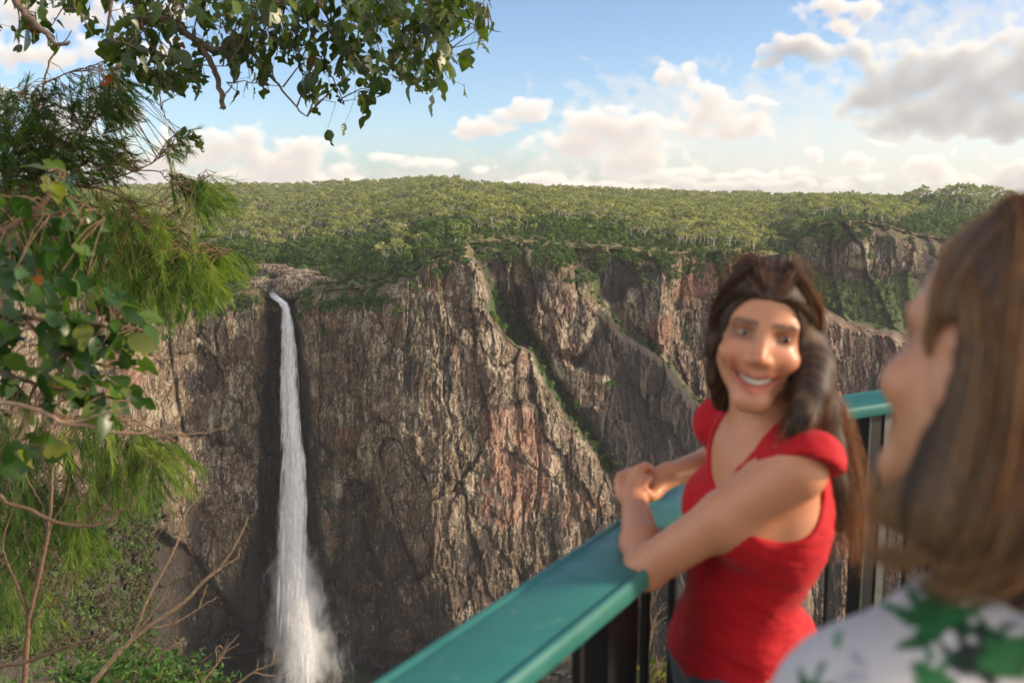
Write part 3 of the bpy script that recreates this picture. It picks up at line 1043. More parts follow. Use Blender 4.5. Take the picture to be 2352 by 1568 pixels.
# low scrub between the trees near the rim
ds = area / 14. * np.where(tcn < .30, 1, .12) * (1 - .55 * sstep(.16, .02, tcn)) * np.where(tcn < .012, .2, 1)
N_S = int(min(ds.sum(), 9000))
pk = rng.choice(ds.size, N_S, p=(ds / ds.sum()).ravel())
si, sj = np.unravel_index(pk, ds.shape)
S = Vg[si, sj] + (Vg[si, sj + 1] - Vg[si, sj]) * rng.uniform(size=N_S)[:, None]
# ... and spilling over the brow of the wall
GV = V.reshape(nR, nC, 3)
d_brow = vv - rim_v
wbrow = sstep(64, 0, d_brow) * (d_brow > -10) * sstep(-.25, .45, fbm(uu / 34, vv / 40, 71, 4)) * (zw < .3) * (uu > 250) * (uu < 2100)
cb = np.argwhere(wbrow > .02)
pb = wbrow[cb[:, 0], cb[:, 1]]
cb = cb[rng.choice(len(cb), 1900, replace=False, p=pb / pb.sum())]
S = np.concatenate([S, GV[cb[:, 0], cb[:, 1]] + np.array([0, -.2, -.5])])
N_S = len(S)
tag(scatter('undergrowth', S, rng.uniform(0, 6, N_S), rng.uniform(.45, 1.25, N_S), rng.integers(0, len(SHRUBS), N_S), SHRUBS), 'low scrub between the trees on the plateau and over its rim', 'undergrowth', kind='stuff')

# trees and shrubs in the gullies and on the ledges of the wall
gy, gx = np.nonzero((zv > .55) & (vv > rim_v + 4) & (uu > -60) & (uu < 2080) & ~((uu < 330) & (vv > 1100)))
GV = V.reshape(nR, nC, 3)
big = [(1131, 690, 1185, 770, 16), (1290, 910, 1405, 1075, 26), (1790, 600, 2060, 750, 60), (1205, 770, 1290, 900, 10), (1340, 640, 1372, 660, 5)]
used_cells = 0
for (u0, v0, u1, v1, n) in big:
    m = np.nonzero((uu[gy, gx] > u0) & (uu[gy, gx] < u1) & (vv[gy, gx] > v0) & (vv[gy, gx] < v1))[0]
    if len(m) == 0: continue
    for q in rng.choice(m, min(n, len(m)), replace=False):
        p = GV[gy[q], gx[q]] + np.array([0, -1.5, -1.0])
        s = rng.uniform(.35, .62) * (1.25 if u0 > 1700 else 1)
        place_tree('gully_tree', RAINS, int(rng.integers(99)), p, rng.uniform(0, 6), s, 'bright green tree rooted in a gully of the cliff', 'tree', 'trees in the cliff gullies')
for q in rng.choice(len(gy), min(240, len(gy)), replace=False):
    p = GV[gy[q], gx[q]] + np.array([0, -.6, -.3])
    place_tree('shrub', SHRUBS, int(rng.integers(99)), p, rng.uniform(0, 6), rng.uniform(.7, 1.5), 'green shrub clinging to the cliff face', 'shrub', 'shrubs on the cliff')

# bushes on the shaded near flank, lower left
ly, lx = np.nonzero((left > .5) & (uu > -40) & (uu < 345) & (vv > 1080) & (vv < 1500))
for q in rng.choice(len(ly), 190, replace=False):
    p = GV[ly[q], lx[q]] + np.array([0, -.5, -.7])
    place_tree('bush', SHRUBS, int(rng.integers(99)), p, rng.uniform(0, 6), rng.uniform(.8, 2.1), 'dull green bush on the brown slope at the lower left', 'bush', 'bushes on the lower left slope')

SCRUB_LEAF = leaf_material('scrub leaves', [(0., (.045, .035, .018)), (.45, (.085, .072, .030)), (.75, (.085, .11, .032)), (1., (.14, .15, .05))], trans=.25, rough=.7, spec=.2, rnd=.7)
SCRUB = proto_meshes('scrub', [shrub_proto(400 + i) for i in range(3)], SCRUB_LEAF, M_GREY)
kk = rng.choice(len(ly), 1500, replace=False)
tag(scatter('slope_scrub', GV[ly[kk], lx[kk]] + np.array([0, -.2, -.9]), rng.uniform(0, 6, 1500), rng.uniform(.5, 1.5, 1500), rng.integers(0, 3, 1500), SCRUB), 'brown and olive scrub covering the shaded slope at the lower left', 'scrub', kind='stuff')
# ------------------------------------------------------------------ waterfall, boulders at its lip, pools
FALL = [(629, 640, 640, 5, 3), (627, 655, 632, 6, 3), (625, 668, 622, 8, 3), (629, 679, 612, 11, 4), (640, 688, 606, 13, 4), (652, 697, 602, 11, 4), (657, 712, 600, 10, 4), (661, 740, 599, 14, 4.5), (664, 800, 597, 17, 5), (665, 880, 595, 20, 5.5), (668, 960, 593, 23, 6), (674, 1040, 591, 26, 6.5),
        (677, 1120, 588, 29, 7), (674, 1200, 585, 33, 8), (671, 1280, 582, 33, 9), (672, 1360, 578, 36, 10), (684, 1440, 575, 36, 11), (690, 1510, 570, 38, 12), (692, 1600, 560, 40, 13)]
FA = np.array(FALL, float)
FA[:, 2] -= np.interp(FA[:, 1], [690, 760, 900, 1100, 1600], [0, 4, 10, 15, 20])        # the water leaps clear of the wall


def fall_at(v):
    return [np.interp(v, FA[:, 1], FA[:, k]) for k in (0, 2, 3, 4)]


def pt_np(u, v, Y):
    a, e = ae(u, v)
    return np.stack([a * Y, Y + 0 * a, CAM_Z + e * Y], -1)


fall = empty('waterfall', at(640, 700, 600))
fall_loc = np.array(fall.location)
tag(fall, 'tall white waterfall dropping from a notch in the rim into the gorge', 'waterfall')


def water_material(name, lo, hi):
    m, t, out = material(name)
    pos = t.n('ShaderNodeNewGeometry').outputs['Position']
    uvw = t.attr('across').outputs['Fac']
    st = t.vmath('MULTIPLY', pos, (1, .5, .07))
    n1 = t.noise(st, 1.3, 6, .7)
    n2 = t.noise(t.vmath('MULTIPLY', pos, (1, .6, .22)), .35, 5, .6)
    n = t.math('ADD', t.math('MULTIPLY', n1, .6), t.math('MULTIPLY', n2, .4))
    edge = t.math('SUBTRACT', 1., t.math('POWER', t.math('ABSOLUTE', uvw), 2.2))
    al = t.maprange(t.math('ADD', n, t.math('MULTIPLY', t.math('SUBTRACT', edge, .5), .38)), lo, hi, 0, 1)
    al = t.math('MULTIPLY', al, t.maprange(t.n('ShaderNodeSeparateXYZ', {0: pos}).outputs[2], -285., -130., .40, 1.))
    d = t.n('ShaderNodeBsdfDiffuse', {'Color': (.96, .97, .98)})
    tr = t.n('ShaderNodeBsdfTranslucent', {'Color': (.96, .97, .98)})
    b = t.n('ShaderNodeMixShader', {0: .4, 1: d.outputs[0], 2: tr.outputs[0]})
    mx = t.n('ShaderNodeMixShader', {0: al, 1: t.n('ShaderNodeBsdfTransparent').outputs[0], 2: b.outputs[0]})
    t.put(out.inputs[0], mx.outputs[0])
    return m


def fall_sheet(nlay, vmin, vmax, seed, wmul, rows=220, cols=26):
    """nested wavering sheets round the falling column, each a closed tongue with its own depth"""
    r = np.random.default_rng(seed)
    Vs, Fs, Ac, n0 = [], [], [], 0
    for L in range(nlay):
        v = np.linspace(vmin, vmax, rows)
        u0, Y0, hw, th = fall_at(v)
        s = np.linspace(-1, 1, cols)
        k = (L + .5) / nlay * 2 - 1
        cu = u0 + r.normal() * .10 * hw + 2.2 * perlin(v / 60, L * 3.1, seed) * hw / 20
        half = hw * wmul * (1 - .25 * abs(k)) * (1 + .10 * perlin(v / 38, L * 7.7, 2.))
        gu = cu[:, None] + s[None, :] * half[:, None]
        gv = np.broadcast_to(v[:, None], gu.shape)
        bow = np.sqrt(np.clip(1 - (s * .96) ** 2, 0, 1))[None, :]
        Yg_ = Y0[:, None] - k * th[:, None] * bow * -1 + .8 * fbm(gu / 6., gv / 40., L * 5. + seed, 3)
        P = pt_np(gu, gv, Yg_)
        ix = np.arange(rows * cols).reshape(rows, cols) + n0
        Fs.append(np.stack([ix[:-1, :-1], ix[1:, :-1], ix[1:, 1:], ix[:-1, 1:]], -1).reshape(-1, 4))
        Vs.append(P.reshape(-1, 3))
        Ac.append(np.broadcast_to(s[None, :], gu.shape).reshape(-1))
        n0 += rows * cols
    return np.concatenate(Vs) - fall_loc, np.concatenate(Fs), np.concatenate(Ac)


Vw, Fw, Aw = fall_sheet(4, 642, 1590, 3, 1.0)
mesh_np('water_column', Vw, Fw, water_material('white water', .36, .72), fall, attrs={'across': Aw})
# separate plumes that break away from the column and fall as comets
r_ = np.random.default_rng(9)
Vs, Fs, As, n0 = [], [], [], 0
for i in range(150):
    v0 = r_.uniform(760, 1500)
    u0, Y0, hw, th = fall_at(v0)
    ln = r_.uniform(25, 80) * (1 + (v0 - 700) / 900)
    side = r_.normal() * .62
    uu0 = u0 + np.clip(side, -.85, .85) * hw
    Yq = Y0 - r_.uniform(-.5, 1.2) * th
    n = 9
    tq = np.linspace(0, 1, n)
    wd = r_.uniform(1.2, 3.2) * np.sin(PI * tq ** .55) * (1 + (v0 - 700) / 700)
    cu = uu0 + side * 5 * tq + r_.normal() * 2 * np.sin(tq * 3)
    cv = v0 + ln * tq
    for q in range(2):
        a0 = pt_np(cu - wd * (1 if q == 0 else .3), cv, Yq + (0 if q == 0 else -wd * .2))
        a1 = pt_np(cu + wd * (1 if q == 0 else .3), cv, Yq + (0 if q == 0 else wd * .2))
        P = np.stack([a0, a1], 1).reshape(-1, 3)
        k = np.arange(n - 1) * 2 + n0
        Fs.append(np.stack([k, k + 2, k + 3, k + 1], -1))
        Vs.append(P)
        As.append(np.tile([-1., 1.], n))
        n0 += 2 * n
mesh_np('spray_plume', np.concatenate(Vs) - fall_loc, np.concatenate(Fs), water_material('falling plume', .40, 1.0), fall, attrs={'across': np.concatenate(As)})


def mist_material(name, dens, zt, zb, prof, top_fade=True):
    """spray round the axis of its hull; PROF gives the cloud's radius in metres from the top (0) to the bottom (1)"""
    m, t, out = material(name)
    oc = t.n('ShaderNodeTexCoord').outputs['Object']
    pos = t.n('ShaderNodeNewGeometry').outputs['Position']
    sp = t.n('ShaderNodeSeparateXYZ', {0: oc}).outputs
    h = t.maprange(sp[2], zt, zb)
    fc = t.n('ShaderNodeFloatCurve')
    cv = fc.mapping.curves[0]
    mx_ = max(p[1] for p in prof)
    for i, (x, y) in enumerate(prof):
        if i < 2: cv.points[i].location = (x if i == 0 else 1., (y if i == 0 else prof[-1][1]) / mx_)
    for (x, y) in prof[1:-1]: cv.points.new(x, y / mx_)
    fc.mapping.update()
    t.put(fc.inputs['Value'], h)
    R = t.math('MULTIPLY', fc.outputs[0], mx_)
    wv = t.n('ShaderNodeTexNoise', {'Vector': t.vmath('MULTIPLY', pos, (1, 1, .6)), 'Scale': .07, 'Detail': 2.}).outputs['Color']
    wob = t.vmath('SCALE', t.vmath('SUBTRACT', wv, (.5, .5, .5)), scale=9.)
    p2 = t.vmath('ADD', t.vmath('MULTIPLY', oc, (1, 1, 0)), t.vmath('MULTIPLY', wob, (1, 1, 0)))
    rr = t.math('DIVIDE', t.vmath('LENGTH', p2), R)
    nz = t.noise(t.vmath('MULTIPLY', pos, (1, 1, .42)), .16, 5, .66, .6)
    d = t.math('ADD', t.math('MULTIPLY', t.math('SUBTRACT', nz, .5), 2.1), t.math('SUBTRACT', .62, rr))
    d = t.maprange(d, -.05, .75)
    d = t.math('MULTIPLY', t.math('MULTIPLY', d, d), dens)
    if top_fade: d = t.math('MULTIPLY', d, t.maprange(h, 0, .35))
    vsh = t.n('ShaderNodeVolumePrincipled', {'Color': (.97, .98, .99), 'Density': d, 'Anisotropy': .1})
    t.put(out.inputs['Volume'], vsh.outputs[0])
    m.cycles.volume_step_rate = .22
    return m


def hull(name, u0, v0, u1, v1, Y, prof, mat_args, parent):
    """closed lathe round the falling column from survey point 0 down to 1"""
    top, bot = np.array(at(u0, v0, Y)), np.array(at(u1, v1, Y))
    rows, seg = 26, 24
    s = np.linspace(0, 1, rows)
    R = np.interp(s, [p[0] for p in prof], [p[1] for p in prof]) * 1.5 + 4
    ctr = (top + bot) / 2
    ax = top + (bot - top) * s[:, None] - ctr
    ph = np.linspace(0, 2 * PI, seg, endpoint=False)
    Vb = np.stack([ax[:, :1] + R[:, None] * np.cos(ph), ax[:, 1:2] + R[:, None] * np.sin(ph), ax[:, 2:] + 0 * ph], -1).reshape(-1, 3)
    Vb = np.concatenate([Vb, ax[:1], ax[-1:]])
    ix = np.arange(rows * seg).reshape(rows, seg)
    F4 = np.stack([ix[1:], np.roll(ix[1:], -1, 1), np.roll(ix[:-1], -1, 1), ix[:-1]], -1).reshape(-1, 4)
    n = rows * seg
    F3 = [(n, ix[0, k], ix[0, (k + 1) % seg]) for k in range(seg)] + [(n + 1, ix[-1, (k + 1) % seg], ix[-1, k]) for k in range(seg)]
    m = mist_material(name + ' volume', mat_args, float(ax[0, 2]), float(ax[-1, 2]), prof)
    o = mesh_np(name, Vb, [F4, np.array(F3)], m, parent)
    o.location = ctr - fall_loc
    return o


px = lambda n, Y: n / FPX * Y
hull('mist', 668, 960, 684, 1590, 580, [(0, 4), (.2, 8), (.4, 15), (.6, 25), (.8, 28), (1, 30)], 1.0, fall)
hull('mist', 700, 1230, 705, 1640, 560, [(0, 6), (.3, 20), (.55, 30), (.8, 44), (1, 52)], .26, fall)


# boulders at the lip
def boulder(name, c, half, seed, label, mat=None, amp=.22, rotz=0.):
    th = np.linspace(0, PI, 41)
    ph = np.linspace(0, 2 * PI, 72, endpoint=False)
    D = np.stack([np.sin(th)[:, None] * np.cos(ph), np.sin(th)[:, None] * np.sin(ph), np.cos(th)[:, None] + 0 * ph], -1).reshape(-1, 3)
    n = fbm(D[:, 0] * 1.6 + seed, D[:, 1] * 1.6, D[:, 2] * 1.6, 5, .55)
    Pb = np.sign(D) * np.abs(D) ** .8 * (1 + amp * n)[:, None] * np.array(half)
    ix = np.arange(41 * 72).reshape(41, 72)
    F = np.stack([ix[1:], np.roll(ix[1:], -1, 1), np.roll(ix[:-1], -1, 1), ix[:-1]], -1).reshape(-1, 4)
    zA_ = np.zeros((len(Pb), 3))
    zB_ = np.zeros((len(Pb), 3))
    zA_[:, 1] = .35
    zA_[:, 0] = .3 * (Pb[:, 2] < -half[2] * .4)
    zB_[:, 1] = .75
    o = mesh_np(name, Pb, F, mat or M_ROCK, attrs={'zone_a': zA_, 'zone_b': zB_})
    o.location = c
    o.rotation_euler = (0, 0, rotz)
    return tag(o, label, 'boulder')


Yb = 622
boulder('boulder', at(668, 659, 618), (px(36, Yb), 9, px(27, Yb)), 1.3, 'rounded pale tan boulder right of the waterfall lip')
boulder('boulder', at(592, 659, 622), (px(33, Yb), 9, px(22, Yb)), 4.3, 'smaller brown boulder left of the waterfall lip')
boulder('rock_ledge', at(600, 624, 668), (px(75, 668), 8, px(18, 668)), 7.7, 'long low pink rock ledge above the upper pool')
boulder('rock_ledge', at(745, 652, 634), (px(64, 634), 10, px(18, 634)), 9.1, 'dark undercut rock ledge at the rim right of the boulder')
boulder('rock_ledge', at(690, 633, 650), (px(44, 640), 8, px(14, 640)), 5.1, 'pale rock step behind the rounded boulder')
boulder('rock_ledge', at(552, 648, 640), (px(30, 640), 8, px(17, 640)), 2.6, 'grass tufted rock at the rim left of the waterfall')

M_WATER, t_, o_ = material('dark pool water')
bw_ = t_.n('ShaderNodeBsdfPrincipled', {'Base Color': (.012, .016, .012), 'Roughness': .12, 'Specular IOR Level': .5})
bn_ = t_.n('ShaderNodeBump', {'Height': t_.noise(t_.n('ShaderNodeNewGeometry').outputs['Position'], .6, 4, .6), 'Strength': .35, 'Distance': .4})
t_.put(bw_.inputs['Normal'], bn_.outputs[0])
t_.put(o_.inputs[0], bw_.outputs[0])


def pool(name, pts, thick=.6):
    c = np.mean(np.array([tuple(p) for p in pts]), 0)
    mb = MB()
    n = len(pts)
    top = np.array([tuple(p) for p in pts])
    V_ = np.concatenate([top, top - np.array([0, 0, thick]), c[None], c[None] - np.array([[0, 0, thick]])])
    f4 = [(i, n + i, n + (i + 1) % n, (i + 1) % n) for i in range(n)]
    f3 = [(i, (i + 1) % n, 2 * n) for i in range(n)] + [(n + (i + 1) % n, n + i, 2 * n + 1) for i in range(n)]
    mb.add(V_, f4, f3)
    return tag(mb.build(name, M_WATER, smooth=False), kind='structure')


# upper pool behind the lip: level water seen at a slant
zu = float(at(620, 644, 632).z)
pool('water', [Vector((x, y, zu)) for x, y in ((-178, 628), (-162, 626), (-148, 628), (-142, 640), (-146, 660), (-164, 672), (-184, 664), (-190, 644))])

# plunge pool in the gorge floor
pool('water', [Vector((x, y, FLOOR_Z + 2.2)) for x, y in ((-182, 566), (-150, 580), (-118, 584), (-92, 574), (-72, 556), (-64, 530), (-80, 505), (-120, 495), (-165, 505), (-188, 535))])
# ------------------------------------------------------------------ lookout: deck, railing, slope below
RAIL_Z = 1.10


def on_z(u, v, z):
    a, e = ae(u, v)
    Y = (z - CAM_Z) / float(e)
    return np.array([float(a) * Y, Y])


f0, f1 = on_z(850, 1568, RAIL_Z), on_z(1426, 1189, RAIL_Z)
n0_, n1_ = on_z(1176, 1568, RAIL_Z), on_z(1456, 1339, RAIL_Z)
d1 = (f1 - f0) / np.linalg.norm(f1 - f0) + (n1_ - n0_) / np.linalg.norm(n1_ - n0_)
d1 /= np.linalg.norm(d1)
nrm1 = np.array([d1[1], -d1[0]])                       # towards the deck
of, on = (f0 + f1) @ nrm1 / 2, (n0_ + n1_) @ nrm1 / 2
W_RAIL = on - of
mid1 = (of + on) / 2
g0, g1 = on_z(1916, 906, RAIL_Z), on_z(2006, 893, RAIL_Z)
h0, h1 = on_z(1921, 949, RAIL_Z), on_z(2011, 934, RAIL_Z)
mg2 = (g0 + h0) / 2
d2a = math.radians(math.degrees(math.atan2(d1[0], d1[1])) + 30)
d2 = np.array([math.sin(d2a), math.cos(d2a)])
nrm2 = np.array([d2[1], -d2[0]])
# corner of the two centre lines
A_ = np.array([nrm1, nrm2])
corner = np.linalg.solve(A_, np.array([mid1, mg2 @ nrm2]))
start = corner - d1 * 5.2
end = corner + d2 * 4.5

M_TEAL, t_, o_ = material('teal rail paint')
oc_ = t_.n('ShaderNodeTexCoord').outputs['Object']
pc_ = t_.ramp(t_.noise(oc_, 4., 6, .65), [(.3, (.018, .125, .108)), (.7, (.030, .165, .140))])
pc_ = t_.mix(t_.maprange(t_.noise(oc_, 38., 5, .7), .60, .74, 0, .45), pc_, (.20, .26, .23))
pc_ = t_.mix(t_.maprange(t_.noise(t_.vmath('MULTIPLY', oc_, (1, 1, 6)), 150., 3, .6), .66, .72, 0, .5), pc_, (.05, .06, .05))
bt_ = t_.n('ShaderNodeBsdfPrincipled', {'Base Color': pc_, 'Roughness': t_.maprange(t_.noise(oc_, 9., 6, .7), .3, .7, .32, .58), 'Specular IOR Level': .5})
bn_ = t_.n('ShaderNodeBump', {'Height': t_.noise(oc_, 90., 4, .6), 'Strength': .06, 'Distance': .01})
t_.put(bt_.inputs['Normal'], bn_.outputs[0])
t_.put(o_.inputs[0], bt_.outputs[0])
M_BLACK = principled('black railing paint', (.006, .006, .006), .55, .3, bump=.05, bump_scale=80)
M_STEEL = principled('weathered steel strip', (.09, .095, .08), .55, .4, metallic=.2, var=.3, var_scale=30)


def rail_profile(w):
    """cross section (across, up) of the capping rail: flat top, a shallow groove and a rolled lip along both edges"""
    h = w / 2
    p = [(-h + .004, -.034), (-h, -.028), (-h, -.006), (-h + .003, .0015), (-h + .008, .003), (-h + .013, .0015), (-h + .017, -.0015), (-h + .022, 0.),
         (0, .001), (h - .024, 0.), (h - .019, -.003), (h - .014, -.0015), (h - .010, .0035), (h - .005, .0035), (h, -.0015), (h + .001, -.008), (h, -.028), (h - .004, -.034)]
    return p


def rail_sweep(name, path, nrms, w, parent):
    prof = rail_profile(w)
    n = len(prof)
    V = []
    for p, nn in zip(path, nrms):
        for (x, z) in prof:
            V.append((p[0] + nn[0] * x, p[1] + nn[1] * x, RAIL_Z + z))
    F = []
    for i in range(len(path) - 1):
        for k in range(n):
            F.append((i * n + k, (i + 1) * n + k, (i + 1) * n + (k + 1) % n, i * n + (k + 1) % n))
    me = bpy.data.meshes.new(name)
    L = (len(path) - 1) * n
    me.from_pydata(V, [], F + [list(range(n)), list(range(L, L + n))[::-1]])
    me.materials.append(M_TEAL)
    o = bpy.data.objects.new(name, me)
    COL.objects.link(o)
    for p in me.polygons: p.use_smooth = True
    bv = o.modifiers.new('bevel', 'BEVEL')
    bv.width = .0016
    bv.segments = 2
    bv.limit_method = 'ANGLE'
    bv.angle_limit = math.radians(40)
    o.parent = parent
    return o


railing = empty('guard_railing', (0, 0, 0))
tag(railing, 'black metal guard railing with a broad teal capping rail round the lookout', 'railing')
bis = nrm1 + nrm2
bis /= np.linalg.norm(bis)
bis = bis / (bis @ nrm1)
cutv = 0.001
rail_sweep('capping_rail', [start, corner - d1 * cutv], [nrm1, bis], W_RAIL, railing)
rail_sweep('capping_rail', [corner + d2 * cutv, end], [bis, nrm2], W_RAIL, railing)


def bar(name, p, half, d, z0, z1, mat):
    n = np.array([d[1], -d[0]])
    mb = MB()
    mb.box((p[0], p[1], (z0 + z1) / 2), (half[0], half[1], (z1 - z0) / 2), (d[0], d[1], 0), (n[0], n[1], 0))
    o = mb.build(name, mat, railing, smooth=False)
    bv = o.modifiers.new('bevel', 'BEVEL')
    bv.width = .0015
    bv.segments = 1
    return o


def t_for_u(u, origin, d, z=.95):
    """distance along a rail line at which an upright stands in the sight line u"""
    best = min(np.linspace(-5, 5, 4001), key=lambda t: abs(proj((origin + d * t)[0], (origin + d * t)[1], z)[0] - u) if (origin + d * t)[1] > .3 else 1e9)
    return best


def proj(x, y, z):
    zz = z - CAM_Z
    dep = y * CP - zz * SP
    upc = y * SP + zz * CP
    return 1176 + FPX * x / dep, 784 - FPX * upc / dep


ZB, ZT = .09, RAIL_Z - .036
under1 = corner + nrm1 * .005
tp = t_for_u(1400, under1, d1)
bar('post', under1 + d1 * tp, (.062, .028), d1, 0., ZT, M_BLACK)
sp1 = t_for_u(1612, under1, d1) - t_for_u(1546, under1, d1)
sp1 = max(.10, min(.14, sp1))
t0b = t_for_u(1546, under1, d1)
for k in range(-34, 9):
    t = t0b + k * sp1
    p = under1 + d1 * t
    if t > -.06 or t < -5.1 or abs(t - tp) < .085: continue
    bar('baluster', p, (.008, .008), d1, ZB, ZT, M_BLACK)
bar('bottom_rail', corner - d1 * 2.6, (2.59, .018), d1, ZB - .03, ZB, M_BLACK)
tq = t_for_u(2008, corner, d2)
bar('post', corner + d2 * tq, (.062, .026), d2, 0., ZT, M_BLACK)
bar('post_strip', corner + d2 * (tq + .022) + nrm2 * .029, (.018, .003), d2, 0., ZT - .01, M_STEEL)
bar('post_strip', corner + d2 * (tq - .058) + nrm2 * .029, (.003, .003), d2, 0., ZT - .01, M_STEEL)
for k in range(-5, 38):
    t = tq - .175 + k * .118
    if t < .06 or t > 4.4 or abs(t - tq) < .08: continue
    bar('baluster', corner + d2 * t, (.008, .008), d2, ZB, ZT, M_BLACK)
bar('bottom_rail', corner + d2 * 2.25, (2.23, .018), d2, ZB - .03, ZB, M_BLACK)

# deck
M_DECK, t_, o_ = material('deck boards')
ps_ = t_.n('ShaderNodeNewGeometry').outputs['Position']
wv_ = t_.n('ShaderNodeTexBrick', {'Vector': ps_, 'Color1': (.17, .14, .11), 'Color2': (.22, .19, .155), 'Mortar': (.02, .02, .02), 'Scale': 1., 'Mortar Size': .006, 'Brick Width': 3.2, 'Row Height': .14})
cd_ = t_.mix(t_.noise(t_.vmath('MULTIPLY', ps_, (3, 30, 1)), 1., 5, .6), wv_.outputs[0], (.10, .085, .07), 'MIX')
t_.put(o_.inputs[0], t_.n('ShaderNodeBsdfPrincipled', {'Base Color': cd_, 'Roughness': .8}).outputs[0])
edge_in = .09
pl = [start - nrm1 * edge_in, corner - bis * edge_in, end - nrm2 * edge_in, end + nrm2 * 3.2, start + nrm1 * 4.5]
mbd = MB()
nn = len(pl)
top = np.array([(p[0], p[1], 0.) for p in pl])
mbd.add(np.concatenate([top, top - np.array([0, 0, .16])]), [(i, nn + i, nn + (i + 1) % nn, (i + 1) % nn) for i in range(nn)])
deck = mbd.build('lookout_deck', M_DECK, smooth=False)
bm_ = deck.data
import bmesh
b_ = bmesh.new()
b_.from_mesh(bm_)
b_.verts.ensure_lookup_table()
b_.faces.new([b_.verts[i] for i in range(nn)])
b_.faces.new([b_.verts[nn + i] for i in range(nn)][::-1])
bmesh.ops.recalc_face_normals(b_, faces=b_.faces)
b_.to_mesh(bm_)
b_.free()
deck['kind'] = 'structure'

# slope below the lookout, dropping into the gorge below the line of sight
gx = np.linspace(-16, 14, 91)
gy = np.concatenate([np.linspace(-8, 30, 96), [36, 46, 60]])
GX, GY = np.meshgrid(gx, gy)
GZ = -1.3 - .80 * np.maximum(GY, 0) + .02 * np.minimum(GY, 0) + .35 * fbm(GX / 3, GY / 3, 2, 4)
bank = sstep(-1.2, -4.5, GX) * sstep(5, 9, GY) * sstep(26, 16, GY)
GZ = GZ + bank * (CAM_Z - .60 * GY - .9 - GZ)
ixs = np.arange(GX.size).reshape(GX.shape)
Fs_ = np.stack([ixs[:-1, :-1], ixs[:-1, 1:], ixs[1:, 1:], ixs[1:, :-1]], -1).reshape(-1, 4)
slope = tag(mesh_np('ground', np.stack([GX, GY, GZ], -1).reshape(-1, 3), Fs_, ground_material('slope soil'), attrs={'dry': np.full(GX.size, .35)}), kind='structure')


def slope_z(x, y):
    i = int(np.clip(np.searchsorted(gy, y), 1, len(gy) - 1))
    j = int(np.clip(np.searchsorted(gx, x), 1, len(gx) - 1))
    return float(GZ[i - 1:i + 1, j - 1:j + 1].mean())
# ------------------------------------------------------------------ near vegetation
M_BARK = principled('grey brown bark', (.14, .105, .075), .85, .2, var=.45, var_scale=40., bump=.5, bump_scale=90.)
M_TWIG = principled('pale dry twig', (.30, .20, .12), .75, .25, var=.3, var_scale=50., bump=.3, bump_scale=120.)
M_STEM = principled('brown stem', (.16, .10, .062), .8, .25, var=.35, var_scale=40., bump=.3, bump_scale=90.)
M_BROAD = leaf_material('broad green leaves', [(0., (.026, .050, .010)), (.4, (.050, .088, .014)), (.75, (.095, .14, .022)), (.90, (.20, .19, .04)), (.95, (.22, .07, .02)), (1., (.20, .055, .02))], trans=.42, rough=.36, spec=.5, tcol=(1.7, 1.6, .5))
M_NEAR = leaf_material('near green leaves', [(0., (.014, .042, .010)), (.5, (.036, .088, .016)), (.8, (.09, .155, .026)), (.93, (.21, .21, .045)), (.97, (.25, .08, .025)), (1., (.22, .06, .02))], trans=.45, rough=.33, spec=.5, tcol=(1.8, 1.8, .5))
M_NEEDLE = leaf_material('feathery needles', [(0., (.020, .045, .010)), (.35, (.042, .095, .016)), (.7, (.105, .185, .028)), (1., (.24, .30, .05))], trans=.42, rough=.5, spec=.3, tcol=(1.6, 1.75, .5))
M_FERN = leaf_material('fern leaves', [(0., (.020, .055, .010)), (.5, (.05, .12, .02)), (1., (.12, .21, .035))], trans=.3, rough=.55, spec=.3)
M_DRYG = leaf_material('grass blades', [(0., (.05, .085, .016)), (.5, (.17, .19, .035)), (1., (.36, .28, .10))], trans=.4, rough=.6, spec=.2)


def leaf_template(r, bites=2, curl=.15):
    """ovate leaf with a midrib fold, a drooping tip and insect bites out of its margin; unit length along +x"""
    t = np.linspace(0, 1, 12)
    w = .34 * np.sin(PI * t ** .85) ** .85 * (1 - .25 * t)
    w[0] = w[-1] = .004
    wl, wr = w.copy(), w.copy()
    for _ in range(r.integers(0, bites + 1)):
        q = wl if r.random() < .5 else wr
        c, d = r.uniform(.25, .9), r.uniform(.06, .13)
        q *= 1 - r.uniform(.4, .85) * np.exp(-((t - c) / d) ** 4)
    z = -curl * t ** 2 + r.normal() * .02
    fold = r.uniform(.05, .35)
    bend = r.normal() * .10 * t ** 2
    L = np.stack([t, bend + wl, z + wl * fold], 1)
    M = np.stack([t, bend, z], 1)
    R = np.stack([t, bend - wr, z + wr * fold * r.uniform(.5, 1.2)], 1)
    return np.stack([L, M, R], 1).reshape(-1, 3)          # 36 verts


_q = []
for i in range(11):
    a = i * 3
    _q += [(a, a + 1, a + 4, a + 3), (a + 1, a + 2, a + 5, a + 4)]
LEAF_Q = np.array(_q)


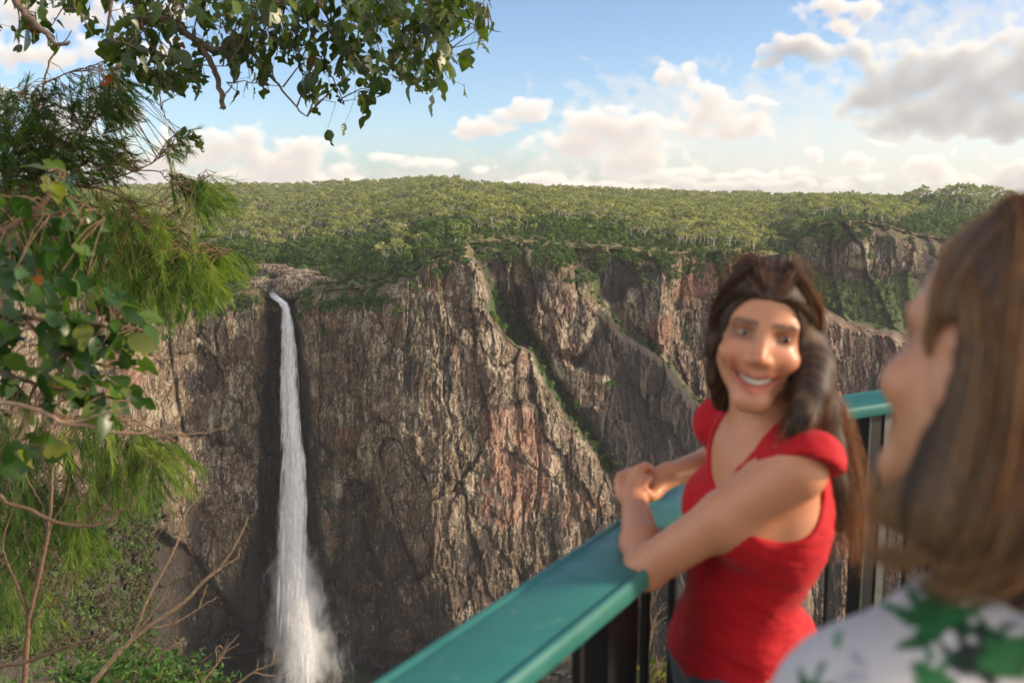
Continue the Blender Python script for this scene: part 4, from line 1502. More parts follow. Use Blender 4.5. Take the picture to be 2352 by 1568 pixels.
class Leaves:
    def __init__(s, seed, n_t=14, bites=2, curl=.15):
        s.r = np.random.default_rng(seed)
        s.T = [leaf_template(s.r, bites, curl) for _ in range(n_t)]
        s.V, s.F, s.A, s.n = [], [], [], 0

    def add(s, p, d, n, size, tone, wid=1.):
        d = np.asarray(d, float)
        d = d / (np.linalg.norm(d) + 1e-9)
        n = n - d * (n @ d)
        n = n / (np.linalg.norm(n) + 1e-9)
        b = np.cross(n, d)
        T = s.T[s.r.integers(len(s.T))]
        V = np.asarray(p) + size * (T[:, :1] * d + T[:, 1:2] * wid * b + T[:, 2:] * n)
        s.V.append(V)
        holes = s.r.random(22) > (.035 if size > .04 else 0)
        s.F.append(LEAF_Q[holes] + s.n)
        s.A.append(np.full(36, np.clip(tone, 0, 1)))
        s.n += 36

    def build(s, name, mat, parent):
        return mesh_np(name, np.concatenate(s.V), np.concatenate(s.F), mat, parent, attrs={'tone': np.concatenate(s.A)})


def curve_pts(pts, Y, n=5, wob=0., r=None):
    """smooth path in space through survey points at distance Y (number or one per point)"""
    Ys = np.broadcast_to(np.asarray(Y, float), (len(pts),))
    P = np.array([tuple(at(u, v, y)) for (u, v), y in zip(pts, Ys)])
    m = len(P)
    s = np.linspace(0, m - 1, (m - 1) * n + 1)
    i1 = np.clip(np.floor(s).astype(int), 0, m - 2)
    t = (s - i1)[:, None]
    p0, p1, p2, p3 = P[np.maximum(i1 - 1, 0)], P[i1], P[i1 + 1], P[np.minimum(i1 + 2, m - 1)]
    C = .5 * (2 * p1 + (p2 - p0) * t + (2 * p0 - 5 * p1 + 4 * p2 - p3) * t ** 2 + (3 * p1 - p0 - 3 * p2 + p3) * t ** 3)
    if wob and r is not None:
        C[1:-1] += r.normal(size=(len(C) - 2, 3)) * wob
    return C


def limb(mb, pts, Y, r0, r1, sides=7, wob=0., r=None, n=5):
    C = curve_pts(pts, Y, n, wob, r)
    mb.tube(C, np.linspace(r0, r1, len(C)), sides)
    return C


def inside(poly, x, y):
    return bool(inpoly_pts(poly, np.array([x]), np.array([y]))[0])


def inpoly_pts(pts, x, y):
    pts = np.asarray(pts, float)
    ins = np.zeros(x.shape, bool)
    j = len(pts) - 1
    for i in range(len(pts)):
        xi, yi = pts[i]
        xj, yj = pts[j]
        if yi != yj:
            ins ^= ((yi > y) != (yj > y)) & (x < (xj - xi) * (y - yi) / (yj - yi) + xi)
        j = i
    return ins


# ================================================================== broad leaved tree whose boughs hang in from above
def overhanging_tree():
    r = np.random.default_rng(21)
    root = empty('overhanging_tree', (-6.2, 4.2, slope_z(-6.2, 4.2)))
    org = np.array(root.location)
    tag(root, 'broad leaved tree whose leafy boughs hang into the sky from above', 'tree')
    mb = MB()
    # trunk stands out of view on the left; its boughs arch over
    crown = np.array([-5.2, 5.2, 6.2])
    mb.tube([org + (0, 0, -.3), (-6.1, 4.4, 1.0), (-5.8, 4.8, 3.6), crown], [.22, .19, .16, .12], 10)
    limbs = []
    px_m = 6.2 / FPX

    def L(pts, Y, w0, w1, feed=None):
        C = limb(mb, pts, Y, w0 * px_m / 2, w1 * px_m / 2, 7, .004, r)
        limbs.append(C)
        if feed is not None:
            a = C[0]
            mb.tube([np.array(feed), (np.array(feed) + a) / 2 + np.array([0, 0, .25]), a], [w0 * px_m * .8, w0 * px_m * .65, w0 * px_m / 2], 7)
    L([(15, -30), (62, 38), (107, 78), (129, 102), (160, 96)], 5.6, 17, 6, crown)
    L([(262, -30), (250, 48), (243, 83)], 5.9, 9, 4, crown)
    L([(305, -40), (322, 35), (328, 50), (373, 42), (408, 64), (440, 86), (462, 105), (491, 158), (505, 201), (515, 250)], 6.2, 20, 11, crown)
    L([(440, 86), (497, 115), (537, 102), (577, 118), (606, 156), (641, 196), (687, 255), (706, 268)], 6.2, 13, 2)
    L([(326, 52), (338, 94), (357, 118), (403, 140), (456, 150), (520, 152)], 6.1, 7, 2)
    L([(357, 121), (370, 161), (366, 209), (376, 258), (395, 285), (420, 300)], 6.1, 4, 1.5)
    L([(853, -40), (856, 16), (896, 67), (926, 94), (960, 130), (1000, 160)], 6.5, 8, 2, (-1.0, 6.4, 4.6))
    L([(856, 16), (845, 35), (864, 91), (880, 150)], 6.5, 5, 2)
    L([(940, -40), (971, -3), (1017, 19), (1044, 38), (1100, 60), (1150, 74)], 6.6, 7, 2, (-.9, 6.6, 4.7))
    L([(574, 99), (681, 102), (724, 115), (746, 150), (773, 199), (790, 240)], 6.4, 6, 2)
    L([(640, -40), (655, 10), (648, 60), (690, 140)], 6.4, 7, 2, crown)
    L([(735, -40), (740, 20), (770, 80), (800, 150)], 6.4, 6, 2, (-1.4, 6.2, 4.4))
    L([(505, 250), (521, 215), (540, 190), (590, 192), (650, 200)], 6.2, 4, 1.5)
    L([(243, 83), (270, 95), (310, 110), (350, 120)], 5.9, 4, 1.5)
    L([(180, -30), (170, 15), (195, 50), (215, 85)], 5.8, 5, 1.5, crown)
    mb.tube([crown, (-2.6, 6.0, 5.6), (-1.4, 6.2, 4.5), (-.9, 6.5, 4.75), (.2, 6.6, 4.7)], [.11, .085, .05, .04, .02], 8)
    allp = np.concatenate(limbs)
    env = [(-10, -60), (-10, 75), (20, 112), (48, 135), (62, 158), (90, 150), (102, 118), (150, 108), (185, 82), (198, 130), (212, 160), (262, 190), (300, 188), (322, 172), (338, 200), (334, 250), (350, 248), (366, 215), (392, 240), (425, 240), (438, 196), (460, 232), (482, 196), (520, 238), (548, 236), (572, 212), (592, 252), (612, 214), (642, 214), (660, 188), (688, 190),
           (698, 246), (726, 240), (735, 195), (756, 200), (764, 268), (796, 268), (802, 224), (822, 246), (850, 262), (878, 235), (892, 200), (905, 198), (926, 212), (952, 220), (976, 215), (1002, 190), (1042, 180), (1040, 142), (1020, 110), (1042, 90), (1062, 60), (1078, 84), (1108, 84), (1120, 108), (1136, 108), (1143, 58), (1172, 62), (1120, 28), (1100, -60)]
    lv = Leaves(5, n_t=20, bites=5)
    centres = []
    tries = 0
    while len(centres) < 215 and tries < 9000:
        tries += 1
        u, v = r.uniform(-10, 1175), r.uniform(-45, 265)
        if not inside(env, u, v): continue
        if perlin(u / 55., v / 45., 5.) < -.22 and v > 40: continue
        if u < 250 and r.random() < .6: continue
        centres.append((u, v))
    for (u, v) in centres:
        Y = 6.2 + r.normal() * .28
        c = np.array(at(u, v, Y))
        k = np.argmin(((allp - c) ** 2).sum(1) + r.uniform(0, .02, len(allp)))
        p0 = allp[k]
        if np.linalg.norm(p0 - c) < 1.2:
            m = (p0 + c) / 2 + np.array([0, 0, .05]) + r.normal(size=3) * .03
            mb.tube([p0, m, c], [.0055, .004, .0022], 4, cap=False)
        tw = c - p0
        tw = tw / (np.linalg.norm(tw) + 1e-6)
        n = int(r.integers(4, 8))
        for i in range(n):
            q = c + r.normal(size=3) * .055 - tw * r.uniform(0, .10)
            d = np.array([0, 0, -1.]) * r.uniform(.5, 1.3) + tw * .45 + r.normal(size=3) * .45
            nrm = r.normal(size=3) * np.array([1, 1, .5])
            size = r.uniform(.075, .150)
            tipu, tipv = proj(*(q + d / np.linalg.norm(d) * size))
            if not inside(env, tipu, tipv) and r.random() < .75: continue
            tone = np.clip(.34 + r.normal() * .24, 0, .88)
            if r.random() < .008: tone = .97
            mb.tube([c, q], [.0016, .0012], 3, cap=False)
            lv.add(q, d, nrm, size, tone, r.uniform(.8, 1.25))
    for (u, v) in ((425, 290), (432, 300), (440, 310), (428, 315), (445, 325), (437, 335), (446, 300), (455, 318)):
        q = np.array(at(u, v, 6.1))
        mb.tube([allp[np.argmin(((allp - q) ** 2).sum(1))], q], [.002, .0012], 3, cap=False)
        lv.add(q, np.array([.3, 0, -1]) + r.normal(size=3) * .5, r.normal(size=3), r.uniform(.06, .10), np.clip(.35 + r.normal() * .25, 0, .95))
    b = mb.build('branches', M_BARK, root)
    b.data.transform(Matrix.Translation(-Vector(org)))
    f = lv.build('foliage', M_BROAD, root)
    f.data.transform(Matrix.Translation(-Vector(org)))


overhanging_tree()


# ================================================================== feathery needle leaved tree
def feathery_tree():
    r = np.random.default_rng(33)
    root = empty('feathery_tree', (-4.6, 7.6, slope_z(-4.6, 7.6)))
    org = np.array(root.location)
    tag(root, 'needle leaved tree with drooping feathery green sprays at the left edge', 'tree')
    mb = MB()
    limbs = []
    px_m = 7.2 / FPX

    def L(pts, Y, w0, w1, mbx=mb):
        C = limb(mbx, pts, Y, w0 * px_m / 2, w1 * px_m / 2, 6, .003, r)
        limbs.append(C)
    trunk_top = np.array(at(20, 420, 7.2))
    mb.tube([org + (0, 0, -.3), (-4.5, 7.6, -3.), (-4.2, 7.4, -.4), trunk_top], [.10, .085, .06, .04], 9)
    base = np.array(at(-30, 700, 7.3))
    L([(20, 420), (54, 336), (72, 282), (89, 242), (102, 188), (118, 132), (150, 94), (165, 70)], 7.2, 9, 2)
    L([(102, 192), (160, 165), (215, 150), (240, 140)], 7.2, 4, 1.5)
    L([(110, 470), (161, 368), (183, 328), (212, 277), (242, 204), (271, 150), (278, 135)], 7.0, 5, 2)
    L([(20, 520), (80, 470), (125, 443), (154, 428), (216, 421), (304, 395), (355, 370), (388, 348), (417, 315)], 6.8, 6, 1.5)
    L([(304, 395), (359, 392), (388, 417), (432, 419), (470, 410), (498, 394)], 6.8, 3, 1.2)
    L([(154, 428), (220, 432), (293, 461), (344, 524), (403, 560), (458, 582), (505, 580), (549, 574)], 6.9, 6, 1.5)
    L([(60, 560), (146, 535), (234, 524), (308, 525), (366, 542), (420, 580), (470, 605)], 7.1, 6, 1.5)
    L([(60, 545), (146, 535), (234, 557), (311, 593), (366, 644), (400, 680)], 7.2, 6, 1.5)
    L([(40, 570), (106, 575), (165, 590), (190, 604), (249, 633), (300, 690)], 7.3, 5, 1.5)
    L([(293, 461), (360, 470), (420, 500), (440, 540)], 6.9, 3, 1.2)
    L([(388, 417), (440, 440), (480, 455)], 6.8, 2.5, 1.2)
    L([(-20, 900), (80, 930), (183, 967), (256, 960), (304, 982), (330, 1037), (366, 1073)], 7.4, 5, 1.5)
    L([(183, 967), (256, 953), (315, 967), (403, 1011)], 7.4, 4, 1.3)
    L([(60, 1000), (139, 1063), (165, 1110), (205, 1176), (225, 1200)], 7.5, 5, 1.3)
    L([(-20, 1225), (40, 1255), (100, 1262), (150, 1255)], 7.5, 4, 1.3)
    L([(0, 1385), (30, 1388), (60, 1370)], 7.5, 3, 1.3)
    for q in ((-20, 900, 7.4), (60, 1000, 7.5), (-20, 1225, 7.5), (60, 560, 7.1), (40, 570, 7.3), (0, 1385, 7.5), (20, 520, 6.8), (110, 470, 7.0)):
        p = np.array(at(*q))
        mb.tube([np.array([-4.25, 7.45, max(-3., p[2] - .5)]), (np.array([-4.25, 7.45, p[2] - .2]) + p) / 2 + (0, 0, .1), p], [.022, .015, .009], 5)
    allp = np.concatenate(limbs)
    # needle sprays: (polygon, count, tone, droop, length); tone paints sunny lower right, backlit dark top left
    zones = [([(-20, 210), (60, 195), (110, 230), (120, 330), (90, 430), (-20, 440)], 190, .30, .35, .19),
             ([(90, 200), (200, 170), (300, 190), (290, 260), (180, 280), (100, 260)], 50, .32, .5, .17),
             ([(255, 140), (300, 190), (290, 260), (255, 280), (215, 250), (235, 190)], 60, .34, .5, .17),
             ([(110, 300), (200, 290), (280, 320), (285, 390), (200, 420), (110, 420)], 110, .34, .5, .18),
             ([(-20, 430), (110, 440), (220, 470), (230, 640), (100, 640), (-20, 620)], 130, .48, .8, .26),
             ([(220, 440), (300, 450), (440, 540), (535, 560), (525, 590), (490, 630), (450, 655), (400, 690), (300, 690), (220, 640)], 185, .66, .9, .26),
             ([(380, 380), (430, 405), (490, 398), (480, 460), (440, 470), (400, 440)], 34, .50, 1., .28),
             ([(390, 290), (420, 310), (400, 350), (360, 360)], 12, .5, .4, .2),
             ([(410, 590), (515, 568), (510, 600), (460, 645)], 40, .72, .6, .3),
             ([(130, 950), (260, 940), (330, 1000), (430, 1010), (420, 1060), (370, 1110), (240, 1120), (130, 1060)], 95, .66, .9, .32),
             ([(-20, 940), (110, 960), (130, 1200), (40, 1280), (-20, 1240)], 70, .45, .9, .32),
             ([(130, 1120), (210, 1150), (230, 1230), (150, 1250)], 26, .62, .9, .3), ([(140, 1215), (185, 1205), (190, 1290), (140, 1290)], 20, .75, .3, .3), ([(0, 1290), (110, 1330), (100, 1420), (-20, 1400)], 28, .5, .7, .3)]
    NV, NF, NA, n0 = [], [], [], 0
    for poly, cnt, tn, droop, ln in zones:
        pa = np.array(poly, float)
        cnt = int(cnt * 1.5)
        got = 0
        for _ in range(cnt * 30):
            if got >= cnt: break
            u, v = r.uniform(pa[:, 0].min(), pa[:, 0].max()), r.uniform(pa[:, 1].min(), pa[:, 1].max())
            if not inside(poly, u, v): continue
            got += 1
            c = np.array(at(u, v, 7.0 + r.normal() * .3))
            d2_ = ((allp - c) ** 2).sum(1)
            near = np.argsort(d2_)[:12]
            p0 = allp[near[r.integers(12)]]
            tw = c - p0
            dist = np.linalg.norm(tw)
            if dist > .9:
                p0 = c - tw / dist * .6
                tw = c - p0
            d = tw / (np.linalg.norm(tw) + 1e-6) * .8 + np.array([.55, -.1, -droop * .8]) + r.normal(size=3) * .28
            d /= np.linalg.norm(d)
            mid = (p0 + c) / 2 + np.array([0, 0, .03])
            tip = c + d * ln * r.uniform(.5, .9) + np.array([0, 0, -.05 * droop])
            mb.tube([p0, mid, c, tip], [.0032, .0028, .0022, .001], 3, cap=False)
            nn = int(r.integers(48, 85))
            t = r.uniform(-.35, 1, nn)
            q = np.where(t[:, None] < 0, c + (mid - c) * (-t)[:, None], c + (tip - c) * t[:, None])
            dd = d * 1.5 + r.normal(size=(nn, 3)) * .42 + np.array([0, 0, -.18 * droop])
            dd /= np.linalg.norm(dd, axis=1)[:, None]
            ll = ln * r.uniform(.18, .46, nn)[:, None]
            sd = np.cross(dd, r.normal(size=(nn, 3)))
            sd /= np.linalg.norm(sd, axis=1)[:, None]
            wd = .0016
            e1_ = q + dd * ll * .55 + np.array([0, 0, -.004])
            e2_ = q + dd * ll + np.array([0, 0, -.03 * droop]) * ll / .1 * .4
            NV.append(np.stack([q - sd * wd * .6, q + sd * wd * .6, e1_ + sd * wd, e1_ - sd * wd, e2_], 1).reshape(-1, 3))
            k = np.arange(nn) * 5 + n0
            NF.append((np.stack([k, k + 1, k + 2, k + 3], 1), np.stack([k + 3, k + 2, k + 4], 1)))
            n0 += nn * 5
            NA.append(np.repeat(np.clip(tn + r.normal() * .2 + r.normal(size=nn) * .10, 0, 1), 5))
    mesh_np('foliage', np.concatenate(NV) - org, [np.concatenate([f[0] for f in NF]), np.concatenate([f[1] for f in NF])], M_NEEDLE, root, attrs={'tone': np.concatenate(NA)})
    b = mb.build('branches', M_STEM, root)
    b.data.transform(Matrix.Translation(-Vector(org)))


feathery_tree()


# ================================================================== near, out of focus leafy bush at the left edge
def near_bush():
    r = np.random.default_rng(44)
    root = empty('leafy_bush', (-2.0, 2.5, slope_z(-2.0, 2.5)))
    org = np.array(root.location)
    tag(root, 'near leafy bush with broad glossy green leaves at the left edge', 'bush')
    mb = MB()
    limbs = []
    stem = np.array(at(-160, 1000, 2.7))
    mb.tube([org + (0, 0, -.2), (-2.0, 2.6, .2), stem, np.array(at(-150, 700, 2.7)), np.array(at(-60, 580, 2.7))], [.03, .026, .022, .018, .012], 8)

    def L(pts, Y, r0, r1, feed=None):
        C = limb(mb, pts, Y, r0, r1, 6, .001, r)
        limbs.append(C)
        if feed is not None: mb.tube([np.array(feed), C[0]], [r0 * 1.2, r0], 6)
    L([(-60, 580), (0, 535), (60, 500), (110, 455), (140, 420), (150, 395)], 2.7, .011, .003)
    L([(60, 500), (130, 490), (190, 470), (240, 500)], 2.7, .006, .002)
    L([(-150, 760), (-40, 720), (60, 730), (150, 740), (250, 750), (340, 758)], 2.7, .010, .003, stem)
    L([(60, 730), (120, 800), (200, 830), (290, 850)], 2.7, .007, .002)
    L([(-140, 860), (-30, 850), (80, 880), (180, 900), (300, 920)], 2.7, .009, .003, stem)
    allp = np.concatenate(limbs)
    lv = Leaves(8, bites=2, curl=.22)
    zones = [([(95, 390), (170, 375), (180, 440), (120, 470)], 9, .55), ([(-20, 430), (70, 440), (110, 520), (60, 640), (-20, 660)], 26, .25), ([(110, 470), (240, 480), (250, 540), (160, 590), (110, 560)], 18, .35),
             ([(0, 590), (80, 600), (70, 690), (0, 700)], 10, .5), ([(90, 620), (240, 620), (300, 700), (290, 780), (100, 780)], 50, .42), ([(80, 740), (200, 700), (330, 770), (320, 900), (210, 960), (90, 930)], 80, .55),
             ([(250, 720), (362, 730), (350, 770), (270, 790)], 13, .55), ([(-20, 700), (40, 720), (50, 940), (-20, 960)], 30, .25), ([(-20, 990), (110, 1000), (100, 1060), (-20, 1080)], 14, .45)]
    for poly, cnt, tn in zones:
        pa = np.array(poly, float)
        cnt = int(cnt * 1.2)
        got = 0
        for _ in range(cnt * 40):
            if got >= cnt: break
            u, v = r.uniform(pa[:, 0].min(), pa[:, 0].max()), r.uniform(pa[:, 1].min(), pa[:, 1].max())
            if not inside(poly, u, v): continue
            got += 1
            c = np.array(at(u, v, 2.7 + r.normal() * .10))
            p0 = allp[np.argmin(((allp - c) ** 2).sum(1))]
            mb.tube([p0, (p0 + c) / 2 + (0, 0, .01), c], [.0022, .0018, .0012], 4, cap=False)
            d = np.array([.35, -.1, -.7]) + r.normal(size=3) * .6
            nrm = np.array([0, -.5, .8]) + r.normal(size=3) * .7
            tone = np.clip(tn + .08 + r.normal() * .22, 0, .88)
            if r.random() < .012: tone = .97
            lv.add(c, d, nrm, r.uniform(.052, .094), tone, r.uniform(.85, 1.15))
    b = mb.build('branches', M_STEM, root)
    b.data.transform(Matrix.Translation(-Vector(org)))
    f = lv.build('foliage', M_NEAR, root)
    f.data.transform(Matrix.Translation(-Vector(org)))


near_bush()


# ================================================================== bare saplings, dead branches
def bare_plant(name, label, cat, paths, Y, foot, mat, scale=1.):
    """paths: (points, width px at start, width px at end); all at about distance Y. foot: where its stem enters the ground"""
    r = np.random.default_rng(abs(hash(label)) % 1000 if False else len(label) * 7)
    root = empty(name, foot)
    org = np.array(root.location)
    tag(root, label, cat)
    tr, br = MB(), MB()
    px_m = Y / FPX * scale
    for i, (pts, w0, w1) in enumerate(paths):
        C = limb(tr if i == 0 else br, pts, Y + (0 if i == 0 else 0.0), w0 * px_m / 2, w1 * px_m / 2, 7, .0012 * Y / 4, r, 6)
        if i == 0:
            tr.tube([org + np.array([0, 0, -.15]), (org * .5 + C[0] * .5) + np.array([.05, 0, .1]), C[0]], [w0 * px_m * .75, w0 * px_m * .6, w0 * px_m / 2], 7)
    t = tr.build('stem', mat, root)
    t.data.transform(Matrix.Translation(-Vector(org)))
    if br.v:
        b = br.build('branch_work', mat, root)
        b.data.transform(Matrix.Translation(-Vector(org)))
    return root


gp = lambda x, y: (x, y, slope_z(x, y))
bare_plant('bare_sapling', 'slender forked bare sapling at the lower left edge', 'sapling', [
    ([(54, 1600), (58, 1540), (62, 1469), (68, 1412), (83, 1349), (102, 1263), (110, 1222), (117, 1152), (119, 1100), (117, 1040), (116, 986), (113, 923), (112, 880)], 15, 4),
    ([(65, 1412), (44, 1355), (21, 1304), (-6, 1280)], 10, 5), ([(21, 1304), (6, 1256), (13, 1215), (35, 1161), (60, 1110)], 6, 2), ([(110, 1225), (102, 1183), (95, 1155), (67, 1110), (45, 1060), (30, 1000)], 7, 2),
    ([(116, 1092), (130, 1050), (143, 1019), (157, 978), (175, 930)], 5, 2), ([(70, 1440), (95, 1402), (120, 1380), (146, 1355), (165, 1322), (175, 1291)], 6, 2), ([(108, 1235), (125, 1190), (150, 1150), (160, 1110)], 4, 1.5),
    ([(90, 1320), (60, 1240), (55, 1190)], 3, 1.2), ([(146, 1355), (190, 1300), (230, 1262)], 3, 1.2), ([(35, 1161), (20, 1100), (22, 1040), (40, 980)], 3, 1.2), ([(60, 1500), (30, 1510), (-10, 1530)], 4, 2)], 6., gp(-2.95, 6.0), M_STEM)
bare_plant('bare_branch', 'leafless branches reaching diagonally up towards the waterfall', 'branch', [
    ([(195, 1590), (240, 1535), (270, 1501), (302, 1469), (365, 1421), (422, 1383), (467, 1336), (505, 1304)], 12, 7),
    ([(505, 1304), (536, 1260), (555, 1222), (570, 1188)], 6, 1.8), ([(505, 1304), (530, 1290), (546, 1279), (551, 1258)], 5, 2), ([(493, 1312), (492, 1285), (490, 1262)], 3, 1.5),
    ([(302, 1469), (320, 1430), (333, 1390), (355, 1345), (381, 1301), (409, 1241), (428, 1177), (450, 1150), (467, 1126), (476, 1105)], 7, 2), ([(428, 1177), (424, 1140), (430, 1115)], 3, 1.2),
    ([(303, 1468), (343, 1415), (371, 1380), (387, 1345)], 5, 1.5), ([(371, 1380), (384, 1372), (390, 1358)], 2.5, 1), ([(354, 1441), (380, 1436), (406, 1428), (457, 1396), (497, 1371)], 6, 2.5), ([(457, 1396), (466, 1370), (476, 1342)], 4, 1.5)], 4.2, gp(-2.1, 4.0), M_TWIG)
bare_plant('bare_branch', 'blurred near twig sweeping right below the glossy leaves', 'branch', [
    ([(-160, 960), (-60, 915), (0, 923), (55, 931), (110, 951), (146, 971), (205, 978), (256, 993), (344, 993), (395, 971), (425, 935), (441, 918)], 13, 6),
    ([(146, 969), (190, 965), (230, 952), (271, 942), (300, 932)], 8, 4), ([(380, 992), (421, 997), (494, 989), (538, 967)], 6, 2), ([(428, 930), (420, 905), (417, 885), (422, 868)], 5, 2), ([(55, 931), (20, 945), (-10, 948)], 5, 3)], 2.5, gp(-1.9, 2.6), M_TWIG)
bare_plant('bare_branch', 'blurred brown twig curving across the lower left', 'branch', [
    ([(-160, 1040), (-60, 1100), (0, 1139), (19, 1156), (63, 1168), (121, 1195), (159, 1204), (197, 1207), (241, 1202), (262, 1185), (280, 1165)], 11, 6), ([(241, 1202), (290, 1165), (325, 1130), (345, 1095)], 5, 2), ([(159, 1204), (200, 1190), (240, 1170), (290, 1140)], 4, 1.5)], 2.6, gp(-2.0, 2.9), M_STEM)
bare_plant('bare_branch', 'straight blurred branch low in the left corner', 'branch', [
    ([(-160, 1560), (-60, 1540), (0, 1529), (70, 1517), (152, 1485), (216, 1468)], 13, 6), ([(70, 1517), (120, 1480), (170, 1462), (250, 1455)], 4, 1.5)], 2.9, gp(-2.1, 3.2), M_STEM)
bare_plant('dead_twig', 'tangled pale dead twig at the bottom left of the waterfall', 'twig', [
    ([(455, 1590), (468, 1562), (476, 1552), (486, 1540), (495, 1529), (503, 1515), (508, 1500), (524, 1492), (548, 1478)], 7, 2), ([(495, 1529), (512, 1505), (524, 1482), (548, 1458)], 5, 1.5), ([(500, 1520), (497, 1500), (496, 1488), (505, 1482), (512, 1490), (508, 1500)], 4, 2), ([(505, 1512), (520, 1510), (530, 1508)], 3, 1.2),
    ([(505, 1500), (499, 1490), (498, 1484)], 3, 1.2), ([(512, 1500), (520, 1480), (524, 1466)], 3, 1), ([(460, 1575), (452, 1558), (444, 1545), (445, 1535)], 4, 1.5), ([(448, 1550), (456, 1542), (460, 1534)], 3, 1)], 5., gp(-1.75, 5.2), M_TWIG)
bare_plant('dead_twig', 'forked pale dead twig in front of the waterfall foot', 'twig', [
    ([(530, 1590), (549, 1568), (584, 1542), (622, 1526), (636, 1512), (648, 1504)], 7, 2), ([(625, 1523), (630, 1500), (635, 1479)], 4, 1.5), ([(584, 1544), (610, 1550), (632, 1552), (650, 1548), (664, 1540)], 4, 1.5), ([(613, 1530), (612, 1515), (611, 1504)], 3, 1), ([(590, 1540), (592, 1522), (594, 1508)], 3, 1), ([(632, 1552), (645, 1560)], 2, 1)], 5., gp(-1.4, 5.2), M_TWIG)
bare_plant('dead_sapling', 'dry branching sapling seen between the railing uprights', 'sapling', [
    ([(1479, 1600), (1482, 1553), (1488, 1509), (1494, 1470), (1498, 1443)], 7, 5), ([(1498, 1443), (1495, 1420), (1491, 1399), (1486, 1380), (1482, 1368)], 4, 1.5), ([(1498, 1443), (1506, 1415), (1518, 1402), (1534, 1392)], 4, 1.5), ([(1500, 1442), (1513, 1427), (1524, 1420), (1535, 1415)], 3.5, 1.5),
    ([(1491, 1399), (1498, 1383), (1508, 1362), (1522, 1342)], 3.5, 1.2), ([(1491, 1397), (1489, 1375), (1489, 1358)], 2.5, 1), ([(1493, 1392), (1498, 1370), (1499, 1352)], 2.5, 1), ([(1508, 1415), (1518, 1395), (1528, 1382)], 2.5, 1), ([(1484, 1530), (1500, 1520), (1520, 1512), (1535, 1500)], 3, 1.2), ([(1484, 1545), (1510, 1530), (1526, 1508)], 3, 1.2)], 4.6, gp(.75, 4.6), M_TWIG)


# ================================================================== low green growth
def leafy_clump(name, label, cat, centre, half, n, size, mat, seed, tone=.5):
    r = np.random.default_rng(seed)
    root = empty(name, centre)
    tag(root, label, cat)
    lv = Leaves(seed, bites=0, curl=.25)
    mb = MB()
    for i in range(max(12, n // 14)):
        a = r.uniform(0, 6.28)
        tip = np.array([math.cos(a) * half[0], math.sin(a) * half[1], 0]) * r.uniform(.1, 1.) ** .6 + np.array([0, 0, half[2] * r.uniform(.5, 1.)])
        mb.tube([(0, 0, -.35), tip * np.array([.45, .45, .75]), tip], [.008, .006, .003], 4, cap=False)
        for k in range(14):
            q = tip * r.uniform(.45, 1.02) + r.normal(size=3) * .04 * half[0] * 2
            d = tip / np.linalg.norm(tip) * .4 + r.normal(size=3) * .7
            lv.add(q, d, np.array([0, -.4, 1.]) + r.normal(size=3) * .5, size * r.uniform(.6, 1.3), np.clip(tone + r.normal() * .2, 0, 1), .8)
    mb.build('stems', M_STEM, root)
    lv.build('foliage', mat, root)
    return root


for i, (u, v, Y, w, lab) in enumerate(((160, 1560, 12.5, .8, 'low green leafy clump in the bottom left corner'), (235, 1535, 13., .95, 'bright green leafy mound below the tree stem'), (320, 1530, 13.5, .95, 'bright green leafy mound in the middle of its row above the bottom edge'),
                                       (400, 1560, 14., .9, 'bright green low mound at the bottom beside the dead twigs'), (300, 1580, 11.5, .9, 'leafy mound cut by the bottom edge below the bare branch'), (470, 1590, 15., .7, 'small green mound low beside the dark pool'))):
    p = at(u, v, Y)
    z = slope_z(p.x, p.y)
    leafy_clump('fern_clump', lab, 'fern', (p.x, p.y, min(p.z - .25, p.z)), (w, w * .8, .42), 420, .10, M_FERN, 60 + i, .55)
for i, (u, v, Y, lab) in enumerate(((1512, 1575, 4.1, 'yellow green weeds between the railing uprights'), (1562, 1590, 4.3, 'small weeds beside the jeans behind the railing'))):
    p = at(u, v, Y)
    leafy_clump('weed_clump', lab, 'weeds', (p.x, p.y, p.z - .12), (.10 if i == 0 else .06, .10, .22), 150, .035, M_DRYG, 80 + i, .45)


def grass_tuft(label, u, v, Y, n, h, seed):
    r = np.random.default_rng(seed)
    p = at(u, v, Y)
    root = empty('grass_tuft', (p.x, p.y, p.z - h * .7))
    tag(root, label, 'grass')
    Vs, F3, F4, A, k = [], [], [], [], 0
    for i in range(n):
        b = r.normal(size=3) * np.array([.07, .07, 0])
        d = np.array([r.normal() * .35, r.normal() * .35, 1.])
        d /= np.linalg.norm(d)
        s = np.cross(d, r.normal(size=3))
        s /= np.linalg.norm(s)
        L_ = h * r.uniform(.6, 1.15)
        w_ = .0028
        m = b + d * L_ * .55
        e = b + d * L_ + np.array([d[0], d[1], -.12]) * L_ * .35
        Vs += [b - s * w_, b + s * w_, m + s * w_ * .8, m - s * w_ * .8, e]
        F4.append((k, k + 1, k + 2, k + 3))
        F3.append((k + 3, k + 2, k + 4))
        A += [np.clip(.55 + r.normal() * .25, 0, 1)] * 5
        k += 5
    mesh_np('blades', np.array(Vs), [np.array(F4), np.array(F3)], M_DRYG, root, attrs={'tone': np.array(A)})


grass_tuft('sunlit dry grass tuft at the bottom between the railing uprights', 1505, 1560, 4.2, 130, .30, 1)
grass_tuft('thin dry grass beside the black post under the handrail', 1216, 1575, 4.4, 50, .26, 2)
grass_tuft('dry grass tuft low behind the jeans of the woman in red', 1562, 1560, 4.4, 60, .28, 3)
